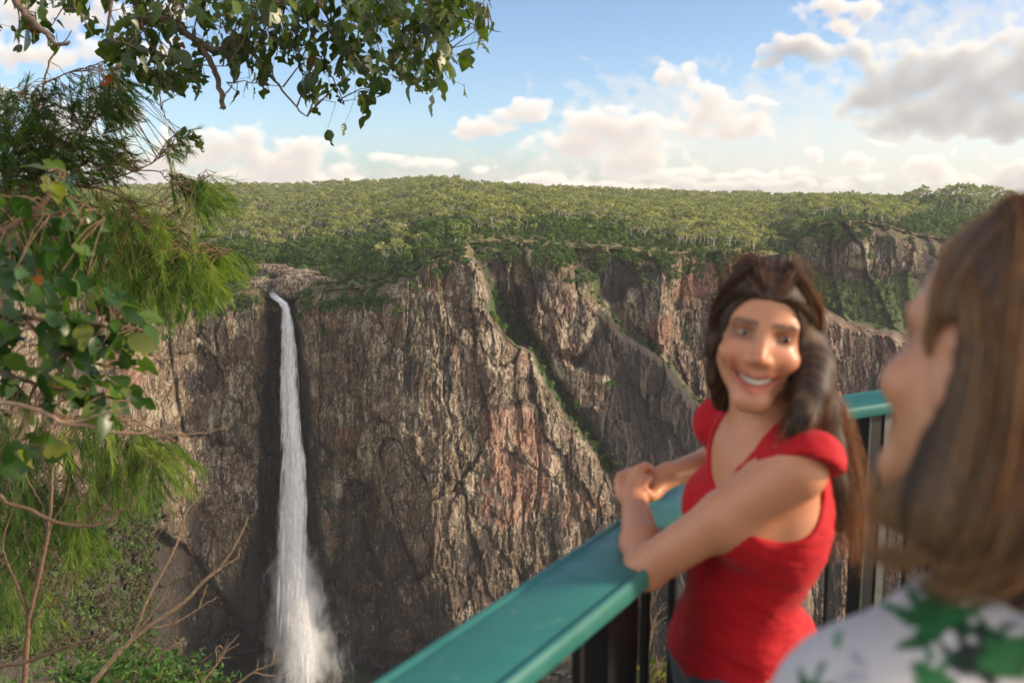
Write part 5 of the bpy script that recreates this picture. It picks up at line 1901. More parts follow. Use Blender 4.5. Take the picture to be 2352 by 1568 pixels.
# ------------------------------------------------------------------ bodies from smooth distance fields
class SDF:
    def __init__(s, lo, hi, h):
        s.lo = np.array(lo, np.float32)
        s.h = h
        s.n = np.ceil((np.array(hi) - np.array(lo)) / h).astype(int) + 1
        s.ax = [s.lo[k] + h * np.arange(s.n[k], dtype=np.float32) for k in range(3)]

    def new(s):
        return np.full(tuple(s.n), .5, np.float32)

    def box(s, lo, hi, m):
        a = [max(0, int((lo[k] - m - s.lo[k]) / s.h)) for k in range(3)]
        b = [min(s.n[k], int((hi[k] + m - s.lo[k]) / s.h) + 2) for k in range(3)]
        sl = tuple(slice(a[k], max(a[k], b[k])) for k in range(3))
        return sl, np.meshgrid(*[s.ax[k][sl[k]] for k in range(3)], indexing='ij', sparse=True)

    @staticmethod
    def smin(a, b, k):
        if k <= 0: return np.minimum(a, b)
        h = np.clip(.5 + .5 * (b - a) / k, 0, 1)
        return b * (1 - h) + a * h - k * h * (1 - h)

    def cone(s, F, a, b, ra, rb, k=.02, off=0., flat=None, sub=False):
        """tapered limb a->b; flat=(axis vector, factor): squash across that axis"""
        a, b = np.array(tuple(a), np.float32), np.array(tuple(b), np.float32)
        m = max(ra, rb) * 1.0 + k + off + .03
        sl, (x, y, z) = s.box(np.minimum(a, b), np.maximum(a, b), m)
        if F[sl].size == 0: return
        ba = b - a
        t = ((x - a[0]) * ba[0] + (y - a[1]) * ba[1] + (z - a[2]) * ba[2]) / max(1e-9, float(ba @ ba))
        t = np.clip(t, 0, 1)
        dx, dy, dz = x - a[0] - t * ba[0], y - a[1] - t * ba[1], z - a[2] - t * ba[2]
        if flat is not None:
            w = np.array(flat[0], np.float32)
            w /= np.linalg.norm(w)
            q = (dx * w[0] + dy * w[1] + dz * w[2]) * (flat[1] - 1)
            dx, dy, dz = dx + q * w[0], dy + q * w[1], dz + q * w[2]
        d = np.sqrt(dx * dx + dy * dy + dz * dz) - (ra + (rb - ra) * t) - off
        F[sl] = -s.smin(-F[sl], d, k) if sub else s.smin(F[sl], d, k)

    def ell(s, F, c, r, axes=None, k=.02, off=0., sub=False):
        c = np.array(tuple(c), np.float32)
        r = np.array(r, np.float32) + off
        R = float(r.max()) + k + .03
        sl, (x, y, z) = s.box(c, c, R)
        if F[sl].size == 0: return
        A = np.eye(3, dtype=np.float32) if axes is None else np.array([tuple(q) for q in axes], np.float32)
        dx, dy, dz = x - c[0], y - c[1], z - c[2]
        p = [(dx * A[i, 0] + dy * A[i, 1] + dz * A[i, 2]) for i in range(3)]
        k0 = np.sqrt((p[0] / r[0]) ** 2 + (p[1] / r[1]) ** 2 + (p[2] / r[2]) ** 2)
        k1 = np.sqrt((p[0] / r[0] ** 2) ** 2 + (p[1] / r[1] ** 2) ** 2 + (p[2] / r[2] ** 2) ** 2) + 1e-9
        d = k0 * (k0 - 1) / k1
        F[sl] = -s.smin(-F[sl], d, k) if sub else s.smin(F[sl], d, k)

    def half(s, F, p, n):
        """keep the side of the plane that n points away from"""
        x, y, z = np.meshgrid(*s.ax, indexing='ij', sparse=True)
        n = np.array(tuple(n), np.float32)
        n /= np.linalg.norm(n)
        d = (x - p[0]) * n[0] + (y - p[1]) * n[1] + (z - p[2]) * n[2]
        return np.maximum(F, d)

    def mesh(s, F):
        """surface nets"""
        nx, ny, nz = F.shape
        S = F < 0
        acc = np.zeros((nx - 1, ny - 1, nz - 1), np.int16)
        for dx in (0, 1):
            for dy in (0, 1):
                for dz in (0, 1):
                    acc += S[dx:nx - 1 + dx, dy:ny - 1 + dy, dz:nz - 1 + dz]
        act = (acc > 0) & (acc < 8)
        I, J, K = np.nonzero(act)
        idx = np.full(act.shape, -1, np.int32)
        idx[I, J, K] = np.arange(len(I))
        P = np.zeros((len(I), 3))
        W = np.zeros(len(I))
        cor = {(a, b, c): F[I + a, J + b, K + c] for a in (0, 1) for b in (0, 1) for c in (0, 1)}
        for axis in range(3):
            for o1 in (0, 1):
                for o2 in (0, 1):
                    c0 = [0, 0, 0]
                    oth = [q for q in range(3) if q != axis]
                    c0[oth[0]], c0[oth[1]] = o1, o2
                    c1 = list(c0)
                    c1[axis] = 1
                    f0_, f1_ = cor[tuple(c0)], cor[tuple(c1)]
                    cr = (f0_ < 0) != (f1_ < 0)
                    t = f0_ / np.where(cr, f0_ - f1_, 1)
                    q = np.zeros((len(I), 3))
                    q[:, oth[0]], q[:, oth[1]], q[:, axis] = o1, o2, t
                    P += q * cr[:, None]
                    W += cr
        P = (P / W[:, None] + np.stack([I, J, K], 1)) * s.h + s.lo
        Q = []
        for axis in range(3):
            oth = [(axis + 1) % 3, (axis + 2) % 3]
            a0 = [slice(None)] * 3
            a1 = [slice(None)] * 3
            a0[axis], a1[axis] = slice(0, -1), slice(1, None)
            ch = S[tuple(a0)] != S[tuple(a1)]
            ins = S[tuple(a0)]
            e = np.array(np.nonzero(ch)).T
            ok = np.all([(e[:, o] >= 1) & (e[:, o] < F.shape[o] - 1) for o in oth], 0)
            e = e[ok]
            fl = ins[e[:, 0], e[:, 1], e[:, 2]]

            def g(o1, o2):
                q = e.copy()
                q[:, oth[0]] -= o1
                q[:, oth[1]] -= o2
                return idx[q[:, 0], q[:, 1], q[:, 2]]
            f = np.stack([g(1, 1), g(0, 1), g(0, 0), g(1, 0)], 1)
            f[~fl] = f[~fl][:, ::-1]
            Q.append(f)
        Q = np.concatenate(Q)
        return P, Q[(Q >= 0).all(1)]


def relax(P, Q, it=2, w=.5):
    n = len(P)
    for _ in range(it):
        acc = np.zeros_like(P)
        cnt = np.zeros(n)
        for a, b in ((0, 1), (1, 2), (2, 3), (3, 0)):
            np.add.at(acc, Q[:, a], P[Q[:, b]])
            np.add.at(acc, Q[:, b], P[Q[:, a]])
            np.add.at(cnt, Q[:, a], 1)
            np.add.at(cnt, Q[:, b], 1)
        P = P * (1 - w) + w * acc / cnt[:, None]
    return P


def skin_material(name):
    m, t, out = material(name)
    c = t.attr('tint').outputs['Color']
    pos = t.n('ShaderNodeTexCoord').outputs['Object']
    n = t.noise(pos, 60., 4, .6)
    c = t.mix(.2, c, t.mix(n, (.28, .11, .05), (.42, .19, .10)), 'MIX')
    b = t.n('ShaderNodeBsdfPrincipled', {'Base Color': c, 'Roughness': .42, 'Specular IOR Level': .45, 'Subsurface Weight': .12, 'Subsurface Radius': (.012, .005, .003), 'Subsurface Scale': .6})
    bn = t.n('ShaderNodeBump', {'Height': t.noise(pos, 400., 3, .6), 'Strength': .08, 'Distance': .002})
    t.put(b.inputs['Normal'], bn.outputs[0])
    t.put(out.inputs[0], b.outputs[0])
    return m


def hair_material(name, stops, rough=.55):
    m, t, out = material(name)
    c = t.ramp(t.attr('tone').outputs['Fac'], stops)
    b = t.n('ShaderNodeBsdfPrincipled', {'Base Color': c, 'Roughness': rough, 'Specular IOR Level': .35})
    tr = t.n('ShaderNodeBsdfTranslucent', {'Color': t.mix(1., c, (3.2, 2.4, 1.6), 'MULTIPLY')})
    mx = t.n('ShaderNodeMixShader', {0: .3, 1: b.outputs[0], 2: tr.outputs[0]})
    t.put(out.inputs[0], mx.outputs[0])
    return m


def cloth_material(name, col, rough=.75, attr=None, fold=0.25):
    m, t, out = material(name)
    pos = t.n('ShaderNodeTexCoord').outputs['Object']
    c = t.attr(attr).outputs['Color'] if attr else t.mix(t.noise(pos, 18., 4, .6), tuple(q * .88 for q in col), tuple(min(1, q * 1.1) for q in col))
    b = t.n('ShaderNodeBsdfPrincipled', {'Base Color': c, 'Roughness': rough, 'Specular IOR Level': .25, 'Sheen Weight': .06})
    n1 = t.noise(t.vmath('MULTIPLY', pos, (1, 1, 2.2)), 11., 3, .5, .6)
    bn = t.n('ShaderNodeBump', {'Height': n1, 'Strength': fold, 'Distance': .03})
    t.put(b.inputs['Normal'], bn.outputs[0])
    t.put(out.inputs[0], b.outputs[0])
    return m


V3 = lambda *a: np.array(a, float)


def unit(v):
    v = np.asarray(v, float)
    return v / np.linalg.norm(v)


class Head:
    """frame of a head: origin between the ears at eye level; l = its own left, f = forward, u = up"""
    def __init__(s, c, f, roll=0.):
        s.c = np.asarray(c, float)
        s.f = unit(f)
        l = unit(np.cross((0, 0, 1), s.f))
        u = np.cross(s.f, l)
        s.l = l * math.cos(roll) + u * math.sin(roll)
        s.u = np.cross(s.f, s.l)
        s.A = [s.l, s.f, s.u]

    def __call__(s, l, f, u):
        return s.c + s.l * l + s.f * f + s.u * u

    def loc(s, P):
        d = P - s.c
        return d @ s.l, d @ s.f, d @ s.u


def head_field(G, F, H, smile=True):
    e, c = G.ell, G.cone
    e(F, H(0, -.008, .034), (.073, .094, .086), H.A, .01)
    e(F, H(0, .022, -.030), (.060, .070, .082), H.A, .02)
    for s in (-1, 1):
        c(F, H(s * .050, -.004, -.050), H(s * .014, .062, -.106), .019, .016, .02)
        e(F, H(s * .043, .055, -.036), (.024, .023, .020), H.A, .018)
        c(F, H(s * .046, .066, .019), H(s * .012, .078, .016), .009, .009, .012)
        e(F, H(s * .074, -.006, -.012), (.009, .019, .031), H.A, .006)
        e(F, H(s * .079, .000, -.010), (.005, .010, .018), H.A, .004, sub=True)
    c(F, H(-.012, .072, -.110), H(.012, .072, -.110), .018, .018, .02)
    for s in (-1, 1):
        e(F, H(s * .033, .0925, .000), (.019, .016, .0125), H.A, .010, sub=True)
        e(F, H(s * .033, .0645, .001), (.0145, .0135, .0125), H.A, .003)
    c(F, H(0, .081, .006), H(0, .101, -.036), .0075, .0115, .012)
    for s in (-1, 1): e(F, H(s * .0135, .088, -.041), (.0085, .0095, .0075), H.A, .006)
    # lips, then the open smile between them
    pts_u = [(-.041, .055, -.055), (-.022, .077, -.067), (0, .0845, -.0705), (.022, .077, -.067), (.041, .055, -.055)]
    pts_l = [(-.040, .055, -.058), (-.021, .075, -.085), (0, .0815, -.0935), (.021, .075, -.085), (.040, .055, -.058)]
    for pts, r in ((pts_u, .0055), (pts_l, .0068)):
        for p, q in zip(pts[:-1], pts[1:]): c(F, H(*p), H(*q), r, r, .006)
    if smile:
        arc = [(x, .0865 - .021 * (x / .033) ** 2, -.0800 + .0195 * (x / .036) ** 2) for x in np.linspace(-.036, .036, 7)]
        for i, (p, q) in enumerate(zip(arc[:-1], arc[1:])):
            r_ = .0085 - .0035 * abs(i - 2.5) / 2.5
            c(F, H(*p), H(*q), r_, r_, .002, sub=True)


def head_tint(H, P, base, lip, brow, blush=.5, mask_r=.2):
    """colouring of a face: lips, brows, lashes, warm cheeks, and painted eye socket shade"""
    l, f, u = H.loc(P)
    near = (np.hypot(np.hypot(l, f), u) < mask_r)
    col = np.broadcast_to(np.array(base), (len(P), 3)).copy()
    g = lambda cl, cu, rl, ru: np.exp(-(((np.abs(l) - cl) / rl) ** 2 + ((u - cu) / ru) ** 2)) * near * (f > .03)
    def mixin(w, c):
        nonlocal col
        col = col * (1 - w[:, None]) + np.array(c) * w[:, None]
    mixin(np.clip(g(.045, -.036, .022, .022) + g(0, -.036, .012, .016), 0, 1) * blush, (base[0] * 1.02, base[1] * .66, base[2] * .55))
    arch = .0165 + .004 * np.cos((np.abs(l) - .033) / .02)
    mixin(np.clip(1.3 * np.exp(-((u - arch) / .0046) ** 4) * sstep(.008, .014, np.abs(l)) * sstep(.056, .048, np.abs(l)), 0, 1) * near * (f > .03) * .9, brow)
    mixin(np.clip(1.3 * np.exp(-(((np.abs(l) - .034) / .022) ** 4 + ((u - .0005) / .0135) ** 4)), 0, 1) * near * (f > .03) * .8, (base[0] * .22, base[1] * .16, base[2] * .14))  # lashes and makeup, plus eye socket shade put into the tint
    cu = -.0815 + .018 * (np.abs(l) / .034) ** 2
    mixin(np.clip(1.4 * np.exp(-((u - cu) / .0170) ** 6) * sstep(.046, .038, np.abs(l)), 0, 1) * near * (f > .055) * .85, lip)
    return col


def strands(name, guides, n, mat, parent, width=.0022, spread=.012, seed=1, tone=(.1, .7), seg=14, wav=.004, taper=True):
    """locks of hair: thin ribbons that follow the guide curves. guides: list of (points, weight, spread factor, tone offset)"""
    r = np.random.default_rng(seed)
    Vs, F, T, n0 = [], [], [], 0
    ws = np.array([g[1] for g in guides], float)
    for gi in r.choice(len(guides), n, p=ws / ws.sum()):
        pts, _, sf, to = guides[gi]
        pts = np.array([tuple(p) for p in pts], float)
        m = len(pts)
        s = np.linspace(0, m - 1, seg)
        # Catmull-Rom through the guide
        i1 = np.clip(np.floor(s).astype(int), 0, m - 2)
        t = (s - i1)[:, None]
        p0, p1, p2, p3 = pts[np.maximum(i1 - 1, 0)], pts[i1], pts[i1 + 1], pts[np.minimum(i1 + 2, m - 1)]
        C = .5 * (2 * p1 + (p2 - p0) * t + (2 * p0 - 5 * p1 + 4 * p2 - p3) * t ** 2 + (3 * p1 - p0 - 3 * p2 + p3) * t ** 3)
        off = r.normal(size=3) * spread * sf
        off2 = r.normal(size=3) * spread * sf * .7
        k = np.linspace(0, 1, seg)[:, None]
        ph = r.uniform(0, 6, 3)
        C = C + off * (.12 + .88 * k) + off2 * k ** 2 + wav * np.sin(k * r.uniform(5, 12) + ph) * k
        ln = r.uniform(.72, 1.0)
        C = C[:max(4, int(seg * ln))]
        ns = len(C)
        Tn = np.gradient(C, axis=0)
        Tn /= np.linalg.norm(Tn, axis=1)[:, None] + 1e-9
        side = np.cross(Tn, r.normal(size=3))
        side /= np.linalg.norm(side, axis=1)[:, None] + 1e-9
        wd = width * r.uniform(.6, 1.4) * (np.linspace(1, .25, ns) if taper else np.ones(ns))[:, None]
        Vs.append(np.stack([C - side * wd, C + side * wd], 1).reshape(-1, 3))
        q = np.arange(ns - 1) * 2 + n0
        F.append(np.stack([q, q + 2, q + 3, q + 1], 1))
        T.append(np.full(2 * ns, np.clip(r.uniform(*tone) + to, 0, 1)))
        n0 += 2 * ns
    return mesh_np(name, np.concatenate(Vs), np.concatenate(F), mat, parent, attrs={'tone': np.concatenate(T)})


def small_ell(name, c, r, A, mat, parent, n=12):
    th = np.linspace(0, PI, n)
    ph = np.linspace(0, 2 * PI, n * 2, endpoint=False)
    D = np.stack([np.sin(th)[:, None] * np.cos(ph), np.sin(th)[:, None] * np.sin(ph), np.cos(th)[:, None] + 0 * ph], -1).reshape(-1, 3)
    Vb = np.asarray(c) + (D * np.array(r)) @ np.array([tuple(a) for a in A])
    ix = np.arange(n * 2 * n).reshape(n, 2 * n)
    F = np.stack([ix[1:], np.roll(ix[1:], -1, 1), np.roll(ix[:-1], -1, 1), ix[:-1]], -1).reshape(-1, 4)
    return mesh_np(name, Vb, F, mat, parent)


def finger(G, F, pts, r0, r1, k=.004):
    n = len(pts) - 1
    for i in range(n):
        a, b = r0 + (r1 - r0) * i / n, r0 + (r1 - r0) * (i + 1) / n
        G.cone(F, pts[i], pts[i + 1], a, b, k)


ap = lambda u, v, Y: np.array(at(u, v, Y))
M_SKIN = skin_material('skin')
M_EYEW = principled('eye white', (.26, .225, .20), .3, .5)
M_IRIS = principled('dark brown iris', (.02, .012, .008), .1, .6)
M_TEETH = principled('teeth', (.58, .52, .43), .25, .5)
M_DENIM = cloth_material('blue grey denim', (.045, .065, .085), .85)
M_SHOE = principled('dark shoe leather', (.03, .025, .022), .5, .5)


# ================================================================== woman in red
def woman_in_red():
    G = SDF((.08, 1.36, -.01), (.74, 2.26, 1.68), .0045)
    F = G.new()
    ft, lt = unit((-.985, -.17, 0)), unit((.17, -.985, 0))
    E = ap(1753, 772, 1.60)
    Hf = unit((-.22, -.965, .06))
    H = Head(E - Hf * .083, Hf, roll=math.radians(-8))
    sL, eL, wL = V3(.462, 1.560, 1.296), ap(1482, 1306, 1.665), ap(1456, 1142, 1.90)
    sR, eR, wR = V3(.405, 1.875, 1.292), ap(1684, 1052, 2.09), ap(1541, 1089, 1.965)
    nb = V3(.437, 1.695, 1.335)
    TA = [ft, lt, V3(0, 0, 1)]
    c, e = G.cone, G.ell

    def torso(F, off=0.):
        e(F, (.452, 1.703, 1.185), (.102, .138, .165), TA, .03, off)
        e(F, (.442, 1.70, 1.285), (.075, .135, .075), TA, .04, off)
        for s in (-1, 1): e(F, V3(.452, 1.703, 1.178) + ft * .070 + lt * (.066 * s), (.056, .062, .060), TA, .03, off)
        e(F, (.418, 1.735, 1.02), (.088, .118, .13), TA, .05, off)
        e(F, (.418, 1.76, .90), (.105, .158, .115), TA, .05, off)
        c(F, nb + V3(.01, 0, .022), sL + V3(.004, 0, .012) - lt * .012, .040, .036, .03, off)
        c(F, nb + V3(.01, 0, .022), sR + V3(.004, 0, .008) + lt * .012, .040, .034, .03, off)
    torso(F)
    e(F, V3(.418, 1.76, .90) - ft * .06, (.085, .155, .10), TA, .03)
    # legs and feet
    hips = [V3(.418, 1.76, .86) + lt * (.085 * s) for s in (1, -1)]
    knees = [V3(.40, 1.70, .47) + lt * .06, V3(.45, 1.86, .47) - lt * .02]
    ank = [V3(.44, 1.66, .085), V3(.50, 1.90, .085)]
    for h_, k_, a_ in zip(hips, knees, ank):
        c(F, h_, k_, .088, .056, .03)
        c(F, k_, a_, .056, .038, .02)
        c(F, a_ + V3(0, 0, -.045), a_ + ft * .15 + V3(0, 0, -.055), .04, .032, .02)
    # neck, head
    c(F, nb + V3(.008, 0, 0), H(0, -.018, -.07), .054, .050, .03)
    head_field(G, F, H)
    # arms
    def arm(F, s, e_, w, off=0., k=.03):
        m = s + (e_ - s) * .45
        c(F, s, m, .0470, .0430, k, off)
        c(F, m, e_, .0435, .036, .02, off)
    arm(F, sL, eL, wL)
    arm(F, sR, eR, wR)
    for e_, w in ((eL, wL), (eR, wR)):
        q = e_ + (w - e_) * .32
        c(F, e_, q, .036, .038, .015)
        c(F, q, w, .038, .0235, .015)
    # hands, clasped over the rail: right hand below, its fingers round the left; left hand on top
    kR = [ap(1474, 1096, 1.975), ap(1468, 1106, 1.962), ap(1464, 1117, 1.948), ap(1462, 1128, 1.935)]
    hv = unit(wR - kR[1])
    for i, kq in enumerate(kR):
        c(F, wR - hv * .008, kq, .0195, .0115, .012)
    for i, (kq, tips) in enumerate(zip(kR, ([(1444, 1084, 1.985), (1424, 1092, 1.965), (1424, 1108, 1.945)], [(1438, 1094, 1.972), (1420, 1104, 1.95), (1422, 1122, 1.93)],
                                            [(1437, 1110, 1.955), (1421, 1122, 1.935), (1425, 1138, 1.918)], [(1440, 1126, 1.94), (1426, 1138, 1.922), (1431, 1150, 1.908)]))):
        finger(G, F, [kq] + [ap(*q) for q in tips], .0098, .0078)
    c(F, wR, ap(1505, 1128, 1.93), .019, .016, .012)
    finger(G, F, [ap(1508, 1132, 1.93), ap(1496, 1140, 1.905), ap(1482, 1128, 1.892)], .0125, .0095)
    kL = [ap(1468, 1078, 1.935), ap(1462, 1082, 1.955), ap(1457, 1090, 1.972), ap(1454, 1099, 1.986)]
    for i, kq in enumerate(kL):
        c(F, wL, kq, .0205, .0118, .012)
    for kq, tips in zip(kL, ([(1483, 1070, 1.95), (1494, 1078, 1.958), (1490, 1090, 1.955)], [(1478, 1072, 1.975), (1492, 1080, 1.985), (1494, 1094, 1.98)],
                             [(1470, 1078, 1.995), (1484, 1086, 2.004), (1490, 1099, 2.0)], [(1464, 1090, 2.008), (1476, 1098, 2.016), (1484, 1108, 2.01)])):
        finger(G, F, [kq] + [ap(*q) for q in tips], .0098, .0082)
    finger(G, F, [ap(1462, 1122, 1.90), ap(1478, 1104, 1.905), ap(1490, 1098, 1.915)], .0125, .009)
    root = empty('person', (.43, 1.76, 0.))
    tag(root, 'smiling woman with long dark hair in a red top leaning on the rail', 'person')
    inv = V3(.43, 1.76, 0)
    P, Q = G.mesh(F)
    P = relax(P, Q, 1, .4)
    base = (.53, .235, .122)
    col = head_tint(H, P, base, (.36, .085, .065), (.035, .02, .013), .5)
    nails = [ap(1424, 1108, 1.945), ap(1422, 1122, 1.93), ap(1425, 1138, 1.918), ap(1431, 1150, 1.908), ap(1490, 1090, 1.955)]
    for q in nails:
        w = np.exp(-(np.linalg.norm(P - q, axis=1) / .008) ** 4)[:, None]
        col = col * (1 - .5 * w) + np.array((.62, .34, .25)) * .5 * w
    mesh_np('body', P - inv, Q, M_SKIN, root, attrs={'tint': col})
    for s in (-1, 1):
        small_ell('eye', H(s * .033, .0665, .0005) - inv, (.0112, .0122, .0066), H.A, M_EYEW, root)
        small_ell('iris', H(s * .033 + .0034, .0742, .0) - inv, (.0068, .0048, .0058), H.A, M_IRIS, root)
    tb = MB()
    up_ = [H(x, .0800 - .0125 * (x / .024) ** 2, -.0765 + .0095 * (x / .024) ** 2) - inv for x in np.linspace(-.030, .030, 11)]
    for i in range(10):
        tb.box((np.array(up_[i]) + np.array(up_[i + 1])) / 2 , (.0032, .0022, .0052), H.l, H.f, H.u)
    tb.build('teeth', M_TEETH, root)
    # red top
    S = G.new()
    torso(S, .0055)
    e(S, V3(.418, 1.76, .90) - ft * .06, (.085, .155, .10), TA, .03, .006)
    S = np.minimum(S, S)
    dL, dR = unit(eL - sL), unit(eR - sR)
    for s_, d_, e_ in ((sL, dL, eL), (sR, dR, eR)):
        A = G.new()
        c(A, s_ - d_ * .03, s_ + d_ * .03, .0475, .0470, .0, .0045)
        S = G.smin(S, A, .010)
    for s_, d_, sg, pc in ((sL, dL, 1, ap(1832, 1046, 1.525)), (sR, dR, -1, sR - lt * .028 + V3(0, 0, .012))):
        n_ = unit(lt * (.85 * sg) + d_ * .55 + V3(0, 0, -.55))
        A = G.new()
        e(A, s_ + n_ * .055, (.088, .088, .088), TA, 0)
        A = G.half(A, pc, -n_)
        S = np.maximum(S, -A)
    S = G.half(S, (0, 0, .862), (0, 0, -1))
    # scooped neckline
    N_ = G.new()
    vb = ap(1638, 1120, 1.665)
    c(N_, nb + V3(.02, 0, .12), nb + V3(-.03, -.01, .0), .088, .074, .0)
    c(N_, nb + V3(-.04, -.012, -.005), vb + V3(-.02, 0, .01), .074, .026, .03)
    S = np.maximum(S, -N_)
    P, Q = G.mesh(S)
    P = relax(P, Q, 2, .5)
    wr = .0028 * fbm(P[:, 0] * 16, P[:, 1] * 16, P[:, 2] * 30, 3) + .005 * np.clip(perlin(P[:, 0] * 7, P[:, 1] * 7, P[:, 2] * 26), 0, 1) * sstep(1.08, .95, P[:, 2])
    ctr = np.array([.43, 1.72, 0])
    rad = P - ctr
    rad[:, 2] = 0
    rad /= np.linalg.norm(rad, axis=1)[:, None] + 1e-6
    P = P + rad * wr[:, None]
    P[:, :2] += rad[:, :2] * (.010 * np.exp(-((P[:, 2] - .895) / .018) ** 2))[:, None]
    mesh_np('red_top', P - inv, Q, cloth_material('red jersey', (.40, .003, .008), .75, fold=.3), root)
    # jeans and shoes
    J = G.new()
    e(J, (.418, 1.76, .90), (.105, .158, .115), TA, .05, .004)
    e(J, V3(.418, 1.76, .90) - ft * .06, (.085, .155, .10), TA, .03, .004)
    for h_, k_, a_ in zip(hips, knees, ank):
        c(J, h_, k_, .092, .062, .03, .004)
        c(J, k_, a_ + V3(0, 0, .02), .062, .055, .02, .004)
    J = G.half(J, (0, 0, .905), (0, 0, 1))
    P, Q = G.mesh(J)
    mesh_np('jeans', relax(P, Q, 1, .5) - inv, Q, M_DENIM, root)
    for a_ in ank:
        K = G.new()
        c(K, a_ + V3(0, 0, -.04), a_ + ft * .155 + V3(0, 0, -.05), .047, .038, .02)
        c(K, a_, a_ + V3(0, 0, -.04), .046, .047, .02)
        K = G.half(K, (0, 0, .001), (0, 0, -1))
        P, Q = G.mesh(K)
        mesh_np('shoe', P - inv, Q, M_SHOE, root)
    # hair
    HG = SDF((.20, 1.38, .98), (.72, 2.0, 1.68), .004)
    K = HG.new()
    c, e = HG.cone, HG.ell
    e(K, H(0, -.013, .037), (.0815, .1045, .0945), H.A, .01)
    e(K, H(0, -.060, -.04), (.078, .060, .11), H.A, .03)
    pL = [H(.066, -.02, .03), ap(1868, 850, 1.635), ap(1880, 940, 1.64), ap(1898, 1020, 1.645), ap(1916, 1110, 1.655), ap(1930, 1210, 1.665)]
    for i in range(5): c(K, pL[i], pL[i + 1], [.032, .031, .030, .026, .019][i], [.031, .030, .026, .019, .010][i], .03)
    pF = [H(.072, .0, -.02), ap(1862, 900, 1.60), ap(1838, 960, 1.575), ap(1822, 1000, 1.565)]
    for i in range(3): c(K, pF[i], pF[i + 1], [.020, .025, .022][i], [.025, .022, .010][i], .025)
    pR = [H(-.074, -.008, .03), H(-.0755, -.002, -.03), H(-.066, -.018, -.095), H(-.045, -.06, -.14)]
    for i in range(3): c(K, pR[i], pR[i + 1], [.013, .013, .013][i], [.013, .013, .018][i], .015)
    # face opening: parted hairline arching over the brow
    O = HG.new()
    c, e = HG.cone, HG.ell
    for s in (-1, 0, 1): e(O, H(s * .020, .100, -.022 + .001 * (s == 0)), (.0535, .080, .083), H.A, .004)
    e(O, H(0, .10, -.09), (.066, .09, .09), H.A, .01)
    K = np.maximum(K, -O)
    P, Q = HG.mesh(K)
    P = relax(P, Q, 2, .5)
    l, f, u = H.loc(P)
    ang = np.arctan2(l, -f + .06)
    st = fbm(ang * 9, u * 3.5, 3, 4, .6) + .5 * fbm(P[:, 0] * 110, P[:, 1] * 110, P[:, 2] * 9, 3)
    groove = .0011 * fbm(ang * 24, u * 6, 8, 3)
    part = np.exp(-(l / .0035) ** 2) * (u > .05)
    nn_ = unit(np.array([0, 0, 1.]))
    out_ = P - H(0, -.02, .0)
    out_ /= np.linalg.norm(out_, axis=1)[:, None]
    P = P + out_ * groove[:, None] - out_ * (.003 * part)[:, None]
    tone = np.clip(.36 + .28 * st + .12 * part, 0, 1)
    MH = hair_material('dark brown hair', [(0., (.014, .009, .006)), (.35, (.055, .034, .022)), (.65, (.15, .082, .045)), (1., (.42, .21, .09))])
    mesh_np('hair', P - inv, Q, MH, root, attrs={'tone': tone})
    gd = [([H(.02, .03, .122), H(.078, .0, .07), H(.092, -.01, 0)] + pL[1:] + [ap(1950, 1290, 1.66)], 3, .9, .10),
          ([H(.01, .0, .124), H(.07, -.06, .06), H(.07, -.07, -.04), ap(1908, 930, 1.66), ap(1944, 1060, 1.665), ap(1962, 1180, 1.675), ap(1954, 1320, 1.69)], 6, 1., .26),
          ([H(.02, .05, .122), H(.075, .03, .06), H(.086, .005, -.02)] + pF[1:] + [ap(1812, 1016, 1.56)], 4, 1.1, .03),
          ([H(-.02, .04, .117), H(-.072, .02, .06), H(-.079, -.005, .0), H(-.077, -.015, -.05), H(-.07, -.04, -.11)], 2, .55, -.08),
          ([H(-.01, .02, .122), H(-.06, -.06, .07), H(-.05, -.09, -.02), H(-.02, -.09, -.12), H(.0, -.085, -.2)], 1, .9, 0.),
          ([H(.006, .082, .061), H(.040, .073, .062), H(.068, .042, .045), H(.078, .0, .015), H(.078, -.03, -.05)] + [ap(1878, 900, 1.63)], 3.5, .5, .05),
          ([H(-.006, .082, .061), H(-.040, .073, .062), H(-.068, .042, .045), H(-.079, .005, .010), H(-.078, -.008, -.05)], 3.5, .45, .03),
          ([H(.010, .080, .066), H(.022, .060, .092), H(.034, .0, .113), H(.045, -.06, .082), H(.045, -.094, .02)], 3, 1.3, .06),
          ([H(-.010, .080, .066), H(-.022, .060, .092), H(-.036, .0, .112), H(-.05, -.06, .078), H(-.045, -.092, .02)], 3, 1.3, .04),
          ([H(.03, .055, .115), H(.065, .045, .075), H(.082, .01, .035), H(.07, -.05, .01), H(.03, -.09, .0)], 2, .7, .12),
          ([H(-.03, .055, .115), H(-.065, .045, .075), H(-.080, .01, .035), H(-.07, -.05, .01), H(-.03, -.09, .0)], 2, .6, .02)]
    o = strands('hair_strands', gd, 4600, MH, root, .0008, .014, 5, (.15, .6), 18, .008)
    o.data.transform(Matrix.Translation(-Vector(inv)))
    return root


woman_in_red()


